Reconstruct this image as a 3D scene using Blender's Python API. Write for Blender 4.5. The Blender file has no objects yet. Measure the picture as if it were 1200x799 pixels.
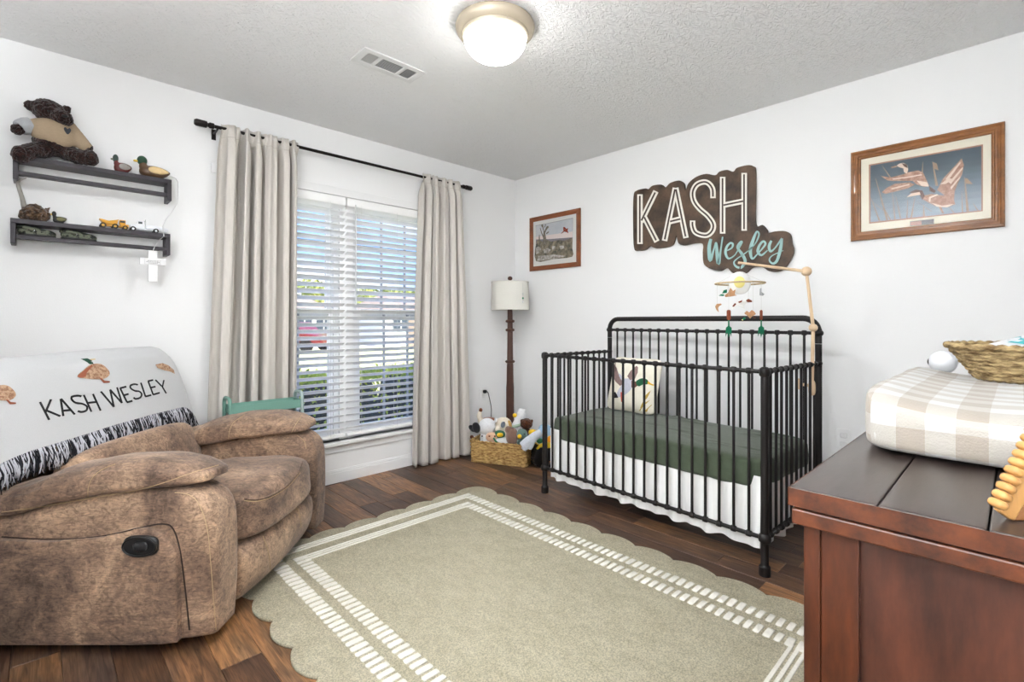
import bpy, math, random
import numpy as np
from math import sin, cos, pi, radians
from mathutils import Vector, Matrix, noise
from mathutils.bvhtree import BVHTree
random.seed(7)
S = bpy.context.scene
COL = S.collection

# ------------------------------------------------------------------ camera, sky, sun, exposure
FPX, YAW, CX, CY, CZ, HY = 575.23, 0.76914, -3.232, -3.298, 1.1189, 376.34
cam_d = bpy.data.cameras.new('camera'); cam = bpy.data.objects.new('camera', cam_d); COL.objects.link(cam)
cam.location = (CX, CY, CZ); cam.rotation_euler = (pi/2, 0, -YAW)
cam_d.sensor_width = 36; cam_d.lens = FPX/1200*36; cam_d.shift_y = -(399.5-HY)/1200; cam_d.clip_start = .02
S.camera = cam

W = bpy.data.worlds.new('sky'); S.world = W; W.use_nodes = True
nt = W.node_tree; N = nt.nodes; L = nt.links
bg = N['Background']; bg.inputs['Strength'].default_value = 1.35
tc = N.new('ShaderNodeTexCoord'); sep = N.new('ShaderNodeSeparateXYZ'); L.new(tc.outputs['Generated'], sep.inputs[0])
rp = N.new('ShaderNodeValToRGB'); rp.color_ramp.elements[0].color = (.34, .56, .96, 1); rp.color_ramp.elements[1].color = (.12, .30, .80, 1)
rp.color_ramp.elements[1].position = .6
L.new(sep.outputs['Z'], rp.inputs[0])
nz = N.new('ShaderNodeTexNoise'); nz.inputs['Scale'].default_value = 3.2; nz.inputs['Detail'].default_value = 6
mp = N.new('ShaderNodeMapping'); mp.inputs['Scale'].default_value = (1, 1, 2.6); L.new(tc.outputs['Generated'], mp.inputs[0]); L.new(mp.outputs[0], nz.inputs['Vector'])
cr = N.new('ShaderNodeValToRGB'); cr.color_ramp.elements[0].position = .53; cr.color_ramp.elements[1].position = .66; L.new(nz.outputs[0], cr.inputs[0])
mx = N.new('ShaderNodeMix'); mx.data_type = 'RGBA'; mx.inputs[7].default_value = (1, 1, 1, 1)
L.new(cr.outputs[0], mx.inputs[0]); L.new(rp.outputs[0], mx.inputs[6]); L.new(mx.outputs[2], bg.inputs['Color'])

sun_d = bpy.data.lights.new('sun', 'SUN'); sun_d.energy = 6.5; sun_d.angle = .01; sun_d.color = (1, .96, .88)
sun = bpy.data.objects.new('sun', sun_d); COL.objects.link(sun); sun.rotation_euler = (radians(38), 0, radians(-12))

# two unseen spots added to brighten the room, bounced off the left wall
def fill_spot(loc, aim, e, deg):
    d = bpy.data.lights.new('added bounce fill', 'SPOT'); d.energy = e; d.spot_size = radians(deg); d.spot_blend = .7; d.shadow_soft_size = .10; d.color = (.965, .985, 1)
    o = bpy.data.objects.new('added bounce fill', d); COL.objects.link(o); o.location = loc; o.rotation_euler = (Vector(aim)-Vector(loc)).to_track_quat('-Z', 'Y').to_euler()
fill_spot((-3.05, -2.85, 1.7), (-3.66, -2.3, 2.3), 225, 100)
fill_spot((-2.75, -3.1, 1.6), (-3.66, -2.95, 1.6), 205, 105)

LAMP_STRENGTH, LAMP_WATTS = 12.5, 9.5
S.view_settings.view_transform = 'Standard'; S.view_settings.look = 'None'
S.view_settings.exposure = 0.70; S.view_settings.gamma = 1; S.view_settings.use_curve_mapping = False

# ------------------------------------------------------------------ measuring helpers (photo pixel -> point on a real plane)
FV = Vector((sin(YAW), cos(YAW), 0)); RV = Vector((cos(YAW), -sin(YAW), 0)); CV = Vector((CX, CY, CZ))
def ray(px, py): return FV + RV*((px-600)/FPX) + Vector((0, 0, (HY-py)/FPX))
def on(px, py, ax, v):
    d = ray(px, py); i = 'xyz'.index(ax); return CV + d*((v-CV[i])/d[i])
def at(px, py, Z): return CV + ray(px, py)*Z
def bw(px, py, y=0.0): p = on(px, py, 'y', y); return p.x, p.z
def rw(px, py, x=0.0): p = on(px, py, 'x', x); return p.y, p.z

# ------------------------------------------------------------------ materials
def lin(c):
    return tuple(((x/255)/12.92 if x/255 <= .04045 else ((x/255+.055)/1.055)**2.4) for x in c)
MC = {}
def M(name, col, rough=.6, metal=0, var=0, scale=18, bump=0, bscale=None, stretch=(1, 1, 1), spec=.4, col2=None, lo=.35, hi=.65, coat=0, sheen=0, rand=0, detail=4, bdist=.01):
    if name in MC: return MC[name]
    m = bpy.data.materials.new(name); m.use_nodes = True; MC[name] = m
    n = m.node_tree.nodes; l = m.node_tree.links; b = n['Principled BSDF']
    c = lin(col); b.inputs['Base Color'].default_value = (*c, 1); b.inputs['Roughness'].default_value = rough
    b.inputs['Metallic'].default_value = metal; b.inputs['Specular IOR Level'].default_value = spec
    b.inputs['Coat Weight'].default_value = coat; b.inputs['Sheen Weight'].default_value = sheen
    if var or bump or col2:
        t = n.new('ShaderNodeTexCoord'); mpn = n.new('ShaderNodeMapping'); mpn.inputs['Scale'].default_value = stretch
        l.new(t.outputs['Object'], mpn.inputs[0])
        vec = mpn.outputs[0]
        if rand:
            oi = n.new('ShaderNodeObjectInfo'); ad = n.new('ShaderNodeVectorMath'); ad.operation = 'ADD'
            mu = n.new('ShaderNodeMath'); mu.operation = 'MULTIPLY'; mu.inputs[1].default_value = 37.
            l.new(oi.outputs['Random'], mu.inputs[0]); l.new(mpn.outputs[0], ad.inputs[0]); l.new(mu.outputs[0], ad.inputs[1]); vec = ad.outputs[0]
    if var or col2:
        x = n.new('ShaderNodeTexNoise'); x.inputs['Scale'].default_value = scale; x.inputs['Detail'].default_value = detail; x.inputs['Roughness'].default_value = .65
        l.new(vec, x.inputs['Vector'])
        r = n.new('ShaderNodeValToRGB'); r.color_ramp.elements[0].position = lo; r.color_ramp.elements[1].position = hi
        a = lin(col2) if col2 else tuple(v*(1-var) for v in c); e = c if col2 else tuple(min(1, v*(1+var)) for v in c)
        r.color_ramp.elements[0].color = (*a, 1); r.color_ramp.elements[1].color = (*e, 1)
        l.new(x.outputs[0], r.inputs[0]); l.new(r.outputs[0], b.inputs['Base Color'])
    if bump:
        x = n.new('ShaderNodeTexNoise'); x.inputs['Scale'].default_value = bscale or scale*3; x.inputs['Detail'].default_value = 3
        l.new(vec, x.inputs['Vector']); bp = n.new('ShaderNodeBump'); bp.inputs['Strength'].default_value = bump; bp.inputs['Distance'].default_value = bdist
        l.new(x.outputs[0], bp.inputs['Height']); l.new(bp.outputs[0], b.inputs['Normal'])
    return m
def emis(name, col, s):
    m = bpy.data.materials.new(name); m.use_nodes = True; b = m.node_tree.nodes['Principled BSDF']
    b.inputs['Base Color'].default_value = (.9, .9, .9, 1); b.inputs['Emission Color'].default_value = (*col, 1); b.inputs['Emission Strength'].default_value = s
    return m
def glassy(name, k=.06):
    m = bpy.data.materials.new(name); m.use_nodes = True; n = m.node_tree.nodes; l = m.node_tree.links
    n.remove(n['Principled BSDF']); t = n.new('ShaderNodeBsdfTransparent'); g = n.new('ShaderNodeBsdfGlossy'); g.inputs['Roughness'].default_value = .14
    mi = n.new('ShaderNodeMixShader'); mi.inputs[0].default_value = k; l.new(t.outputs[0], mi.inputs[1]); l.new(g.outputs[0], mi.inputs[2])
    l.new(mi.outputs[0], n['Material Output'].inputs[0]); return m

# ------------------------------------------------------------------ mesh builder
def catmull(P, n=6, closed=False):
    P = [tuple(p) for p in P]; k = len(P); out = []; d = len(P[0])
    rng = range(k if closed else k-1)
    for i in rng:
        if closed: a, b, c, e = P[(i-1) % k], P[i], P[(i+1) % k], P[(i+2) % k]
        else: a, b, c, e = P[max(i-1, 0)], P[i], P[i+1], P[min(i+2, k-1)]
        for j in range(n):
            t = j/n
            out.append(tuple(.5*((2*b[q])+(-a[q]+c[q])*t+(2*a[q]-5*b[q]+4*c[q]-e[q])*t*t+(-a[q]+3*b[q]-3*c[q]+e[q])*t**3) for q in range(d)))
    if not closed: out.append(P[-1])
    return out
class MB:
    def __init__(s): s.v = []; s.f = []; s.m = []; s.mi = 0
    def add(s, vs, fs, mat=None):
        o = len(s.v); s.v += [tuple(v) for v in vs]; s.f += [tuple(i+o for i in f) for f in fs]; s.m += [s.mi if mat is None else mat]*len(fs); return s
    def box(s, c, d, rot=None, mat=None):
        x, y, z = d[0]/2, d[1]/2, d[2]/2
        vs = [Vector((i, j, k)) for i in (-x, x) for j in (-y, y) for k in (-z, z)]
        if rot is not None: vs = [rot @ v for v in vs]
        c = Vector(c); return s.add([v+c for v in vs], [(0, 1, 3, 2), (4, 6, 7, 5), (0, 4, 5, 1), (2, 3, 7, 6), (0, 2, 6, 4), (1, 5, 7, 3)], mat)
    def bb(s, a, b, mat=None):
        return s.box([(p+q)/2 for p, q in zip(a, b)], [abs(q-p) for p, q in zip(a, b)], None, mat)
    def tube(s, path, r, seg=8, closed=False, mat=None, flat=1.0):
        P = [Vector(p) for p in path]; k = len(P); rs = r if isinstance(r, (list, tuple)) else [r]*k
        vs = []; fs = []; up = None
        for i in range(k):
            if closed: t = P[(i+1) % k]-P[i-1]
            else: t = P[min(i+1, k-1)]-P[max(i-1, 0)]
            t.normalize()
            if up is None: up = Vector((0, 0, 1)) if abs(t.z) < .9 else Vector((1, 0, 0))
            a = t.cross(up)
            if a.length < 1e-5: a = t.orthogonal()
            a.normalize(); b = a.cross(t).normalized(); up = b
            for j in range(seg):
                q = 2*pi*j/seg; vs.append(P[i]+a*(cos(q)*rs[i])+b*(sin(q)*rs[i]*flat))
        for i in range(k if closed else k-1):
            n_ = (i+1) % k
            for j in range(seg): fs.append((i*seg+j, i*seg+(j+1) % seg, n_*seg+(j+1) % seg, n_*seg+j))
        if not closed: fs += [tuple(range(seg-1, -1, -1)), tuple((k-1)*seg+j for j in range(seg))]
        return s.add(vs, fs, mat)
    def cyl(s, a, b, r, seg=12, mat=None): return s.tube([a, b], r, seg, mat=mat)
    def lathe(s, prof, c=(0, 0, 0), seg=24, mat=None, rot=None):
        vs = []; fs = []; c = Vector(c)
        for (r, z) in prof:
            for j in range(seg):
                q = 2*pi*j/seg; v = Vector((cos(q)*r, sin(q)*r, z)); v = rot @ v if rot is not None else v; vs.append(v+c)
        k = len(prof)
        for i in range(k-1):
            for j in range(seg): fs.append((i*seg+j, i*seg+(j+1) % seg, (i+1)*seg+(j+1) % seg, (i+1)*seg+j))
        fs += [tuple(range(seg-1, -1, -1)), tuple((k-1)*seg+j for j in range(seg))]
        return s.add(vs, fs, mat)
    def soft(s, c, d, k=5, n=8, fn=None, rot=None, mat=None):
        idx = {}; vs = []; fs = []; c = Vector(c)
        def gv(p):
            key = tuple(round(x, 5) for x in p)
            if key in idx: return idx[key]
            nn = sum(abs(x)**k for x in p)**(1/k); q = Vector([x/nn for x in p]); w = Vector((q.x*d[0]/2, q.y*d[1]/2, q.z*d[2]/2))
            if fn: w = Vector(fn(w.x, w.y, w.z, q))
            if rot is not None: w = rot @ w
            vs.append(w+c); idx[key] = len(vs)-1; return len(vs)-1
        for ax in range(3):
            for sg in (-1, 1):
                for i in range(n):
                    for j in range(n):
                        qd = []
                        for (a, b) in ((i, j), (i+1, j), (i+1, j+1), (i, j+1)):
                            p = [0, 0, 0]; p[ax] = sg; p[(ax+1) % 3] = -1+2*a/n; p[(ax+2) % 3] = -1+2*b/n; qd.append(gv(p))
                        fs.append(tuple(qd) if sg > 0 else tuple(reversed(qd)))
        return s.add(vs, fs, mat)
    def ell(s, c, r, rot=None, n=6, mat=None): return s.soft(c, [2*x for x in r], 2, n, None, rot, mat)
    def grid(s, fn, nu, nv, mat=None):
        vs = [fn(i/nu, j/nv) for i in range(nu+1) for j in range(nv+1)]
        return s.add(vs, [(i*(nv+1)+j, (i+1)*(nv+1)+j, (i+1)*(nv+1)+j+1, i*(nv+1)+j+1) for i in range(nu) for j in range(nv)], mat)
    def prism(s, poly, fa, fb, mat=None):
        k = len(poly); vs = [fa(*p) for p in poly]+[fb(*p) for p in poly]
        return s.add(vs, [tuple(range(k)), tuple(range(2*k-1, k-1, -1))]+[(i, i+k, (i+1) % k+k, (i+1) % k) for i in range(k)], mat)
    def ribbon(s, pts, w, f, mat=None):
        k = len(pts); ws = w if isinstance(w, (list, tuple)) else [w]*k; vs = []
        for i in range(k):
            a = pts[max(i-1, 0)]; b = pts[min(i+1, k-1)]; t = Vector((b[0]-a[0], b[1]-a[1])); t = t.normalized() if t.length else Vector((1, 0))
            n_ = Vector((-t.y, t.x))*ws[i]/2; vs += [f(pts[i][0]+n_.x, pts[i][1]+n_.y), f(pts[i][0]-n_.x, pts[i][1]-n_.y)]
        return s.add(vs, [(2*i, 2*i+1, 2*i+3, 2*i+2) for i in range(k-1)], mat)
    def bvh(s): return BVHTree.FromPolygons([Vector(v) for v in s.v], s.f)
    def build(s, name, mats, parent=None, smooth=35, bevel=0, fuse=0, sub=0, solid=0, kind=None, label=None, loc=None, rot=None):
        me = bpy.data.meshes.new(name); me.from_pydata(s.v, [], s.f)
        for mt in (mats if isinstance(mats, (list, tuple)) else [mats]): me.materials.append(mt)
        if any(s.m): me.polygons.foreach_set('material_index', s.m)
        if smooth and not fuse:
            me.shade_smooth()
            if smooth < 180: me.set_sharp_from_angle(angle=radians(smooth))
        me.update()
        o = bpy.data.objects.new(name, me); COL.objects.link(o)
        if parent is not None: o.parent = parent
        if loc is not None: o.location = loc
        if rot is not None: o.rotation_euler = rot
        if fuse:
            r = o.modifiers.new('fuse', 'REMESH'); r.mode = 'VOXEL'; r.voxel_size = fuse; r.use_smooth_shade = True
            sm = o.modifiers.new('smooth', 'SMOOTH'); sm.iterations = 4; sm.factor = .5
        if solid: q = o.modifiers.new('solid', 'SOLIDIFY'); q.thickness = solid; q.offset = 0
        if bevel: q = o.modifiers.new('bevel', 'BEVEL'); q.width = bevel; q.segments = 2; q.limit_method = 'ANGLE'; q.angle_limit = radians(40)
        if sub: q = o.modifiers.new('sub', 'SUBSURF'); q.levels = sub; q.render_levels = sub
        if kind: o['kind'] = kind
        if label: o['label'] = label
        return o
def tag(o, label, cat, group=None):
    o['label'] = label; o['category'] = cat
    if group: o['group'] = group
    return o
def thing(name, label, cat, loc=(0, 0, 0), rz=0, group=None, rot=None):
    o = bpy.data.objects.new(name, None); COL.objects.link(o); o.empty_display_size = .05
    o.location = loc; o.rotation_euler = rot if rot else (0, 0, rz); return tag(o, label, cat, group)
def struct(o): o['kind'] = 'structure'; return o
def copy_tree(o, parent=None):
    c = o.copy(); COL.objects.link(c); c.parent = parent
    for ch in list(o.children): copy_tree(ch, c)
    return c
def nz3(x, y, z, s=1.0): return noise.noise(Vector((x*s, y*s, z*s)))
def RX(a): return Matrix.Rotation(a, 3, 'X')
def RY(a): return Matrix.Rotation(a, 3, 'Y')
def RZ(a): return Matrix.Rotation(a, 3, 'Z')

# ------------------------------------------------------------------ the room
H = 2.44; XL, YF = -3.66, -3.58
m_wall = M('white wall paint', (244, 244, 244), .75, bump=.06, bscale=160, spec=.2)
m_trim = M('white trim paint', (240, 240, 240), .4, spec=.35)
m_ceil = M('textured ceiling paint', (246, 246, 246), .85, bump=.8, bscale=20, stretch=(1, 1.9, 1), spec=.1, bdist=.016)
cn = m_ceil.node_tree.nodes
for q in cn:
    if q.type == 'TEX_NOISE': q.inputs['Distortion'].default_value = 2.2; q.inputs['Detail'].default_value = 5
WX0, WX1, WZ0, WZ1 = -2.45, -.85, .285, 1.99
m = MB(); m.bb((XL-.15, 0, 0), (WX0, .16, H)); m.bb((WX1, 0, 0), (.15, .16, H)); m.bb((WX0, 0, 0), (WX1, .16, WZ0)); m.bb((WX0, 0, WZ1), (WX1, .16, H))
struct(m.build('wall_back', m_wall))
struct(MB().bb((0, YF-.15, 0), (.15, 0, H)).build('wall_right', m_wall))
struct(MB().bb((XL-.15, YF-.15, 0), (XL, 0, H)).build('wall_left', m_wall))
struct(MB().bb((XL, YF-.15, 0), (0, YF, H)).build('wall_front', m_wall))
struct(MB().bb((XL-.15, YF-.15, H), (.15, .16, H+.12)).build('ceiling', m_ceil))
# floor of separate boards
m_joint = M('dark floor joint', (38, 28, 23), .8)
fl = struct(MB().bb((XL-.15, YF-.15, -.08), (.15, .16, -.006)).build('floor', m_joint))
def plank_mat():
    m = bpy.data.materials.new('hickory plank'); m.use_nodes = True; n = m.node_tree.nodes; l = m.node_tree.links; b = n['Principled BSDF']
    t = n.new('ShaderNodeTexCoord'); oi = n.new('ShaderNodeObjectInfo')
    def noisy(stretch, sc, off, det=4, dist=0):
        mu = n.new('ShaderNodeMath'); mu.operation = 'MULTIPLY'; mu.inputs[1].default_value = off; l.new(oi.outputs['Random'], mu.inputs[0])
        mpn = n.new('ShaderNodeMapping'); mpn.inputs['Scale'].default_value = stretch; l.new(t.outputs['Object'], mpn.inputs[0])
        ad = n.new('ShaderNodeVectorMath'); ad.operation = 'ADD'; l.new(mpn.outputs[0], ad.inputs[0]); l.new(mu.outputs[0], ad.inputs[1])
        x = n.new('ShaderNodeTexNoise'); x.inputs['Scale'].default_value = sc; x.inputs['Detail'].default_value = det; x.inputs['Distortion'].default_value = dist
        l.new(ad.outputs[0], x.inputs['Vector']); return x.outputs[0]
    tone = n.new('ShaderNodeValToRGB'); e = tone.color_ramp.elements
    e[0].color = (*lin((80, 64, 56)), 1); e[1].color = (*lin((166, 128, 90)), 1); e[1].position = 1
    for p_, c_ in ((.22, (98, 76, 62)), (.45, (104, 86, 76)), (.62, (124, 96, 74)), (.82, (140, 110, 84))):
        q = e.new(p_); q.color = (*lin(c_), 1)
    l.new(oi.outputs['Random'], tone.inputs[0])
    g1 = noisy((9, .9, 9), 6, 71, 6, 1.2); g2 = noisy((60, 2.2, 60), 5, 31, 3); g3 = noisy((5, 1.3, 5), 2.4, 13, 3, .6)
    r1 = n.new('ShaderNodeValToRGB'); r1.color_ramp.elements[0].position = .33; r1.color_ramp.elements[1].position = .68
    r1.color_ramp.elements[0].color = (.42, .40, .40, 1); r1.color_ramp.elements[1].color = (1.12, 1.08, 1.02, 1); l.new(g1, r1.inputs[0])
    r2 = n.new('ShaderNodeValToRGB'); r2.color_ramp.elements[0].position = .35; r2.color_ramp.elements[1].position = .6
    r2.color_ramp.elements[0].color = (.72, .70, .69, 1); r2.color_ramp.elements[1].color = (1.05, 1.05, 1.05, 1); l.new(g2, r2.inputs[0])
    r3 = n.new('ShaderNodeValToRGB'); r3.color_ramp.elements[0].position = .36; r3.color_ramp.elements[1].position = .66
    r3.color_ramp.elements[0].color = (.74, .74, .78, 1); r3.color_ramp.elements[1].color = (1.38, 1.2, 1.0, 1); l.new(g3, r3.inputs[0])
    prev = tone.outputs[0]
    for r in (r1, r2, r3):
        mi = n.new('ShaderNodeMix'); mi.data_type = 'RGBA'; mi.blend_type = 'MULTIPLY'; mi.inputs[0].default_value = 1
        l.new(prev, mi.inputs[6]); l.new(r.outputs[0], mi.inputs[7]); prev = mi.outputs[2]
    l.new(prev, b.inputs['Base Color']); b.inputs['Roughness'].default_value = .38; b.inputs['Specular IOR Level'].default_value = .4
    bp = n.new('ShaderNodeBump'); bp.inputs['Strength'].default_value = .18; bp.inputs['Distance'].default_value = .004; l.new(g2, bp.inputs['Height']); l.new(bp.outputs[0], b.inputs['Normal'])
    return m
m_plank = plank_mat(); PWD = .1218; nrow = 30; rng = random.Random(11)
for i in range(nrow):
    x0 = XL+i*PWD; x1 = x0+PWD; y = YF-rng.uniform(0, .7)
    while y < 0:
        ln = rng.choice((.5, .74, .92, 1.22)); a = max(y, YF); b = min(y+ln, 0); y += ln
        if b-a < .03: continue
        w = PWD/2-.0006; h = (b-a)/2-.0006; c = .0016
        vs = [(-w, -h, -.006), (w, -h, -.006), (w, h, -.006), (-w, h, -.006), (-w, -h, -c), (w, -h, -c), (w, h, -c), (-w, h, -c), (-w+c, -h+c, 0), (w-c, -h+c, 0), (w-c, h-c, 0), (-w+c, h-c, 0)]
        fs = [(8, 9, 10, 11)]+[(k+p, k+(p+1) % 4, k+4+(p+1) % 4, k+4+p) for k in (0, 4) for p in range(4)]
        MB().add(vs, fs).build('plank', m_plank, fl, smooth=0, loc=((x0+x1)/2, (a+b)/2, 0))
def baseboard(name, a, b, ax):
    m = MB()
    for z0, z1, t in ((0, .068, .014), (.068, .08, .010), (.08, .088, .006)):
        if ax == 'y': m.bb((a, -t, z0), (b, 0, z1))
        else: m.bb((-t, a, z0), (0, b, z1))
    struct(m.build(name, m_trim, smooth=0))
baseboard('baseboard_back', XL, -.014, 'y'); baseboard('baseboard_right', YF, 0, 'x')

# window: casing, sill, two double-hung units
c1 = MB(); c1.bb((WX0-.05, -.014, WZ1), (WX1+.05, 0, 2.046)); struct(c1.build('trim_1', m_trim, smooth=0, bevel=.003))
c2 = MB(); c2.bb((WX0-.05, -.045, .262), (WX1+.05, .05, .285)); c2.bb((WX0-.03, -.014, .209), (WX1+.03, 0, .262)); struct(c2.build('trim_2', m_trim, smooth=0, bevel=.004))
m_vinyl = M('white vinyl', (242, 243, 244), .35); m_pane = glassy('window glass', .05)
m_munt_shade = M('shaded window grille', (150, 156, 164), .4)  # white bars, greyed so their backlit shade sits in the colour
for wi, (x0, x1) in enumerate(((WX0, -1.70), (-1.60, WX1))):
    fr = MB(); fw = .035
    fr.bb((x0, .05, WZ0), (x0+fw, .15, WZ1)); fr.bb((x1-fw, .05, WZ0), (x1, .15, WZ1)); fr.bb((x0+fw, .05, WZ0), (x1-fw, .15, WZ0+fw)); fr.bb((x0+fw, .05, WZ1-fw), (x1-fw, .15, WZ1))
    win = struct(fr.build('window_%d' % (wi+1), m_vinyl, smooth=0))
    for (z0, z1, yy) in ((1.15, WZ1-fw, .115), (WZ0+fw, 1.21, .075)):
        a0, a1 = x0+fw, x1-fw; t = .032; sh = MB()
        sh.bb((a0, yy-.014, z0), (a0+t, yy+.014, z1)); sh.bb((a1-t, yy-.014, z0), (a1, yy+.014, z1)); sh.bb((a0+t, yy-.014, z0), (a1-t, yy+.014, z0+.045)); sh.bb((a0+t, yy-.014, z1-.04), (a1-t, yy+.014, z1))
        so = sh.build('sash', m_vinyl, win, smooth=0)
        MB().bb((a0+t, yy-.003, z0+.045), (a1-t, yy+.003, z1-.04)).build('pane', m_pane, so, smooth=0)
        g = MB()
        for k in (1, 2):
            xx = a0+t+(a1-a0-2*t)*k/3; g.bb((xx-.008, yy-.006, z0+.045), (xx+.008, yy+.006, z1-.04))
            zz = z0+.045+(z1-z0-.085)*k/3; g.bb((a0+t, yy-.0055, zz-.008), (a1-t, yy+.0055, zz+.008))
        g.build('grille', m_munt_shade, so, smooth=0)
struct(MB().bb((-1.70, .03, WZ0), (-1.60, .15, WZ1)).build('trim_3', m_vinyl, smooth=0))

# ------------------------------------------------------------------ blinds
m_slat = M('white blind slat', (252, 252, 252), .5, spec=.3); m_cord = M('white cord', (225, 225, 225), .8)
def blind(x0, x1, label):
    t = thing('window_blind', label, 'blind', ((x0+x1)/2, .015, WZ0), group='wood blinds in the window'); cx = (x0+x1)/2; w = x1-x0
    MB().box((0, 0, 1.675), (w, .05, .055)).build('head_rail', m_slat, t, smooth=0, bevel=.003)
    MB().box((0, 0, .035), (w-.01, .048, .022)).build('bottom_rail', m_slat, t, smooth=0, bevel=.005)
    a = MB()
    prof = [(-.027, -.0012), (-.013, .0012), (0, .002), (.013, .0012), (.027, -.0012)]
    pr = [(p, q+.0014) for p, q in prof]+[(p, q-.0014) for p, q in reversed(prof)]
    a.prism(pr, lambda p, q: (-(w-.01)/2, p, q), lambda p, q: ((w-.01)/2, p, q))
    n_ = 35; s0 = None
    for i in range(n_):
        z = .078+i*(1.635-.078)/(n_-1)
        if s0 is None: s0 = o = a.build('slat', m_slat, t, smooth=40)
        else: o = s0.copy(); COL.objects.link(o)
        o.location = (0, 0, z); o.rotation_euler = (radians(-28+random.uniform(-1.5, 1.5)), 0, 0)
    for xx in (-w/2+.11, 0, w/2-.11):
        for dy in (-.0255, .0255): MB().tube([(xx, dy, .04), (xx, dy, 1.66)], .0009, 5).build('ladder_cord', m_cord, t)
    return t
blind(WX0+.012, -1.672, 'white horizontal wood blind in the left window, mostly behind the wide curtain')
b2 = blind(-1.664, WX1-.012, 'white horizontal wood blind in the right window, before the narrow curtain')
MB().tube([(-.34, -.034, 1.66), (-.34, -.034, .95)], .004, 6).build('tilt_wand', m_cord, b2)

# ------------------------------------------------------------------ curtain rod and curtains
m_rod = M('dark bronze metal', (34, 29, 27), .35, metal=.6)
t = thing('curtain_rod', 'dark bronze curtain rod spanning above the window', 'curtain rod', (-1.6, -.09, 2.235))
MB().cyl((-.92, 0, 0), (.92, 0, 0), .010, 12).build('rod', m_rod, t)
for s in (-1, 1):
    MB().lathe([(.0105, .90), (.0165, .905), (.0165, .925), (.0115, .93), (.0115, .935), (.019, .94), (.020, .99), (.014, 1.0)], rot=RY(s*pi/2), seg=14).build('finial', m_rod, t)
    br = MB(); br.box((s*.885, .086, -.02), (.022, .008, .06)); br.tube([(s*.885, .085, -.015), (s*.885, .03, -.015), (s*.885, 0, -.012)], .006, 6)
    br.build('bracket', m_rod, t)
def linen():
    m = M('oatmeal linen', (211, 205, 198), .9, var=.07, scale=9, stretch=(40, 40, 1.2), bump=.25, bscale=300, spec=.1, sheen=.2)
    return m
m_lin = linen()
def curtain(label, xt0, xt1, xb0, xb1, nf, seed, zb=.012):
    rg = random.Random(seed); ph = [rg.uniform(0, 6.28) for _ in range(6)]
    t = thing('curtain', label, 'curtain', ((xb0+xb1)/2, -.09, 0), group='linen curtains')
    ox = (xb0+xb1)/2
    def fn(u, v):
        z = zb+(2.262-zb)*v
        k = v**1.3; x0 = xb0+(xt0-xb0)*k; x1 = xb1+(xt1-xb1)*k
        uu = u+.030*sin(2*pi*u*2+ph[0])+.012*sin(2*pi*u*5+ph[1])
        s = 2*pi*nf*uu+ph[1]*.0+.5*sin(3*v+ph[2])*(1-v)
        amp = .046+.012*sin(9*u+ph[3]+1.5*v)
        top = 1/(1+math.exp(-(v-.955)*160))
        y = amp*(sin(s)+.25*sin(2*s+ph[4]))*(1-.55*top) + .010*sin(2*pi*nf*2.1*u+ph[5])*v
        xx = x0+(x1-x0)*u-.0105*sin(2*s)*(1-top*.8)*(.75+.35*sin(4*u+ph[5]))
        pocket = math.exp(-((z-2.232)/.022)**2)
        yy = y*(1-.75*pocket) - .016*pocket
        return (xx-ox, yy, z)
    m = MB().grid(fn, 240, 60); m.build('panel', m_lin, t, smooth=180, solid=.003)
    # stitched line under the rod pocket
    MB().tube([Vector(fn(i/120, (2.19-zb)/(2.262-zb)))+Vector((0, -.0025, 0)) for i in range(121)], .0013, 4).build('hem_stitch', M('linen stitch', (176, 168, 158), .9), t)
curtain('wide oatmeal linen curtain left of the window, above the green cart', -2.462, -2.03, -2.53, -2.03, 6, 3)
curtain('narrow oatmeal linen curtain right of the window, near the toy basket', -1.098, -.732, -1.18, -.648, 5, 5)

# ------------------------------------------------------------------ ceiling lamp and vent
t = thing('ceiling_light', 'round flush ceiling light with glowing white glass bowl', 'lamp', (-1.766, -1.676, H))
m_ring = M('brushed champagne metal', (188, 176, 156), .42, metal=.35, spec=.5)
MB().lathe([(.150, 0), (.172, -.006), (.176, -.018), (.172, -.034), (.160, -.046), (.150, -.050), (.147, -.060), (.139, -.064), (.136, -.050), (.05, -.02)], seg=48).build('ring', m_ring, t, smooth=40)
pr = [(.140, -.052)]+[(.140*cos(a)**.75, -.056-.100*sin(a)) for a in [i*pi/2/12 for i in range(12)]]+[(.004, -.1562)]
MB().lathe(pr, seg=40).build('glass_bowl', emis('lamp glow', (1, .985, .96), LAMP_STRENGTH), t, smooth=60)
ld = bpy.data.lights.new('lamp light', 'AREA'); ld.shape = 'DISK'; ld.size = .27; ld.energy = LAMP_WATTS; ld.color = (.97, .985, 1)
lo_ = bpy.data.objects.new('lamp light', ld); COL.objects.link(lo_); lo_.location = (-1.766, -1.676, H-.165)
t = thing('ceiling_vent', 'white rectangular ceiling air vent with three grilles', 'vent', (-1.9225, -1.031, H))
m_vent = M('vent enamel', (232, 232, 232), .5); m_dark = M('vent dark', (30, 30, 32), .9)
f = MB(); hw, hd = .176, .08; iw, idp = .142, .048
f.bb((-hw, -hd, -.006), (hw, -idp, 0)); f.bb((-hw, idp, -.006), (hw, hd, 0)); f.bb((-hw, -idp, -.006), (-iw, idp, 0)); f.bb((iw, -idp, -.006), (hw, idp, 0))
for xx in (-.068, .068): f.bb((xx-.008, -idp, -.006), (xx+.008, idp, 0))
f.build('frame', m_vent, t, smooth=0, bevel=.0015)
MB().bb((-iw, -idp, -.0008), (iw, idp, 0)).build('duct_shade', m_dark, t, smooth=0)  # dark sheet painted as the shade behind the louvers
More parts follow.
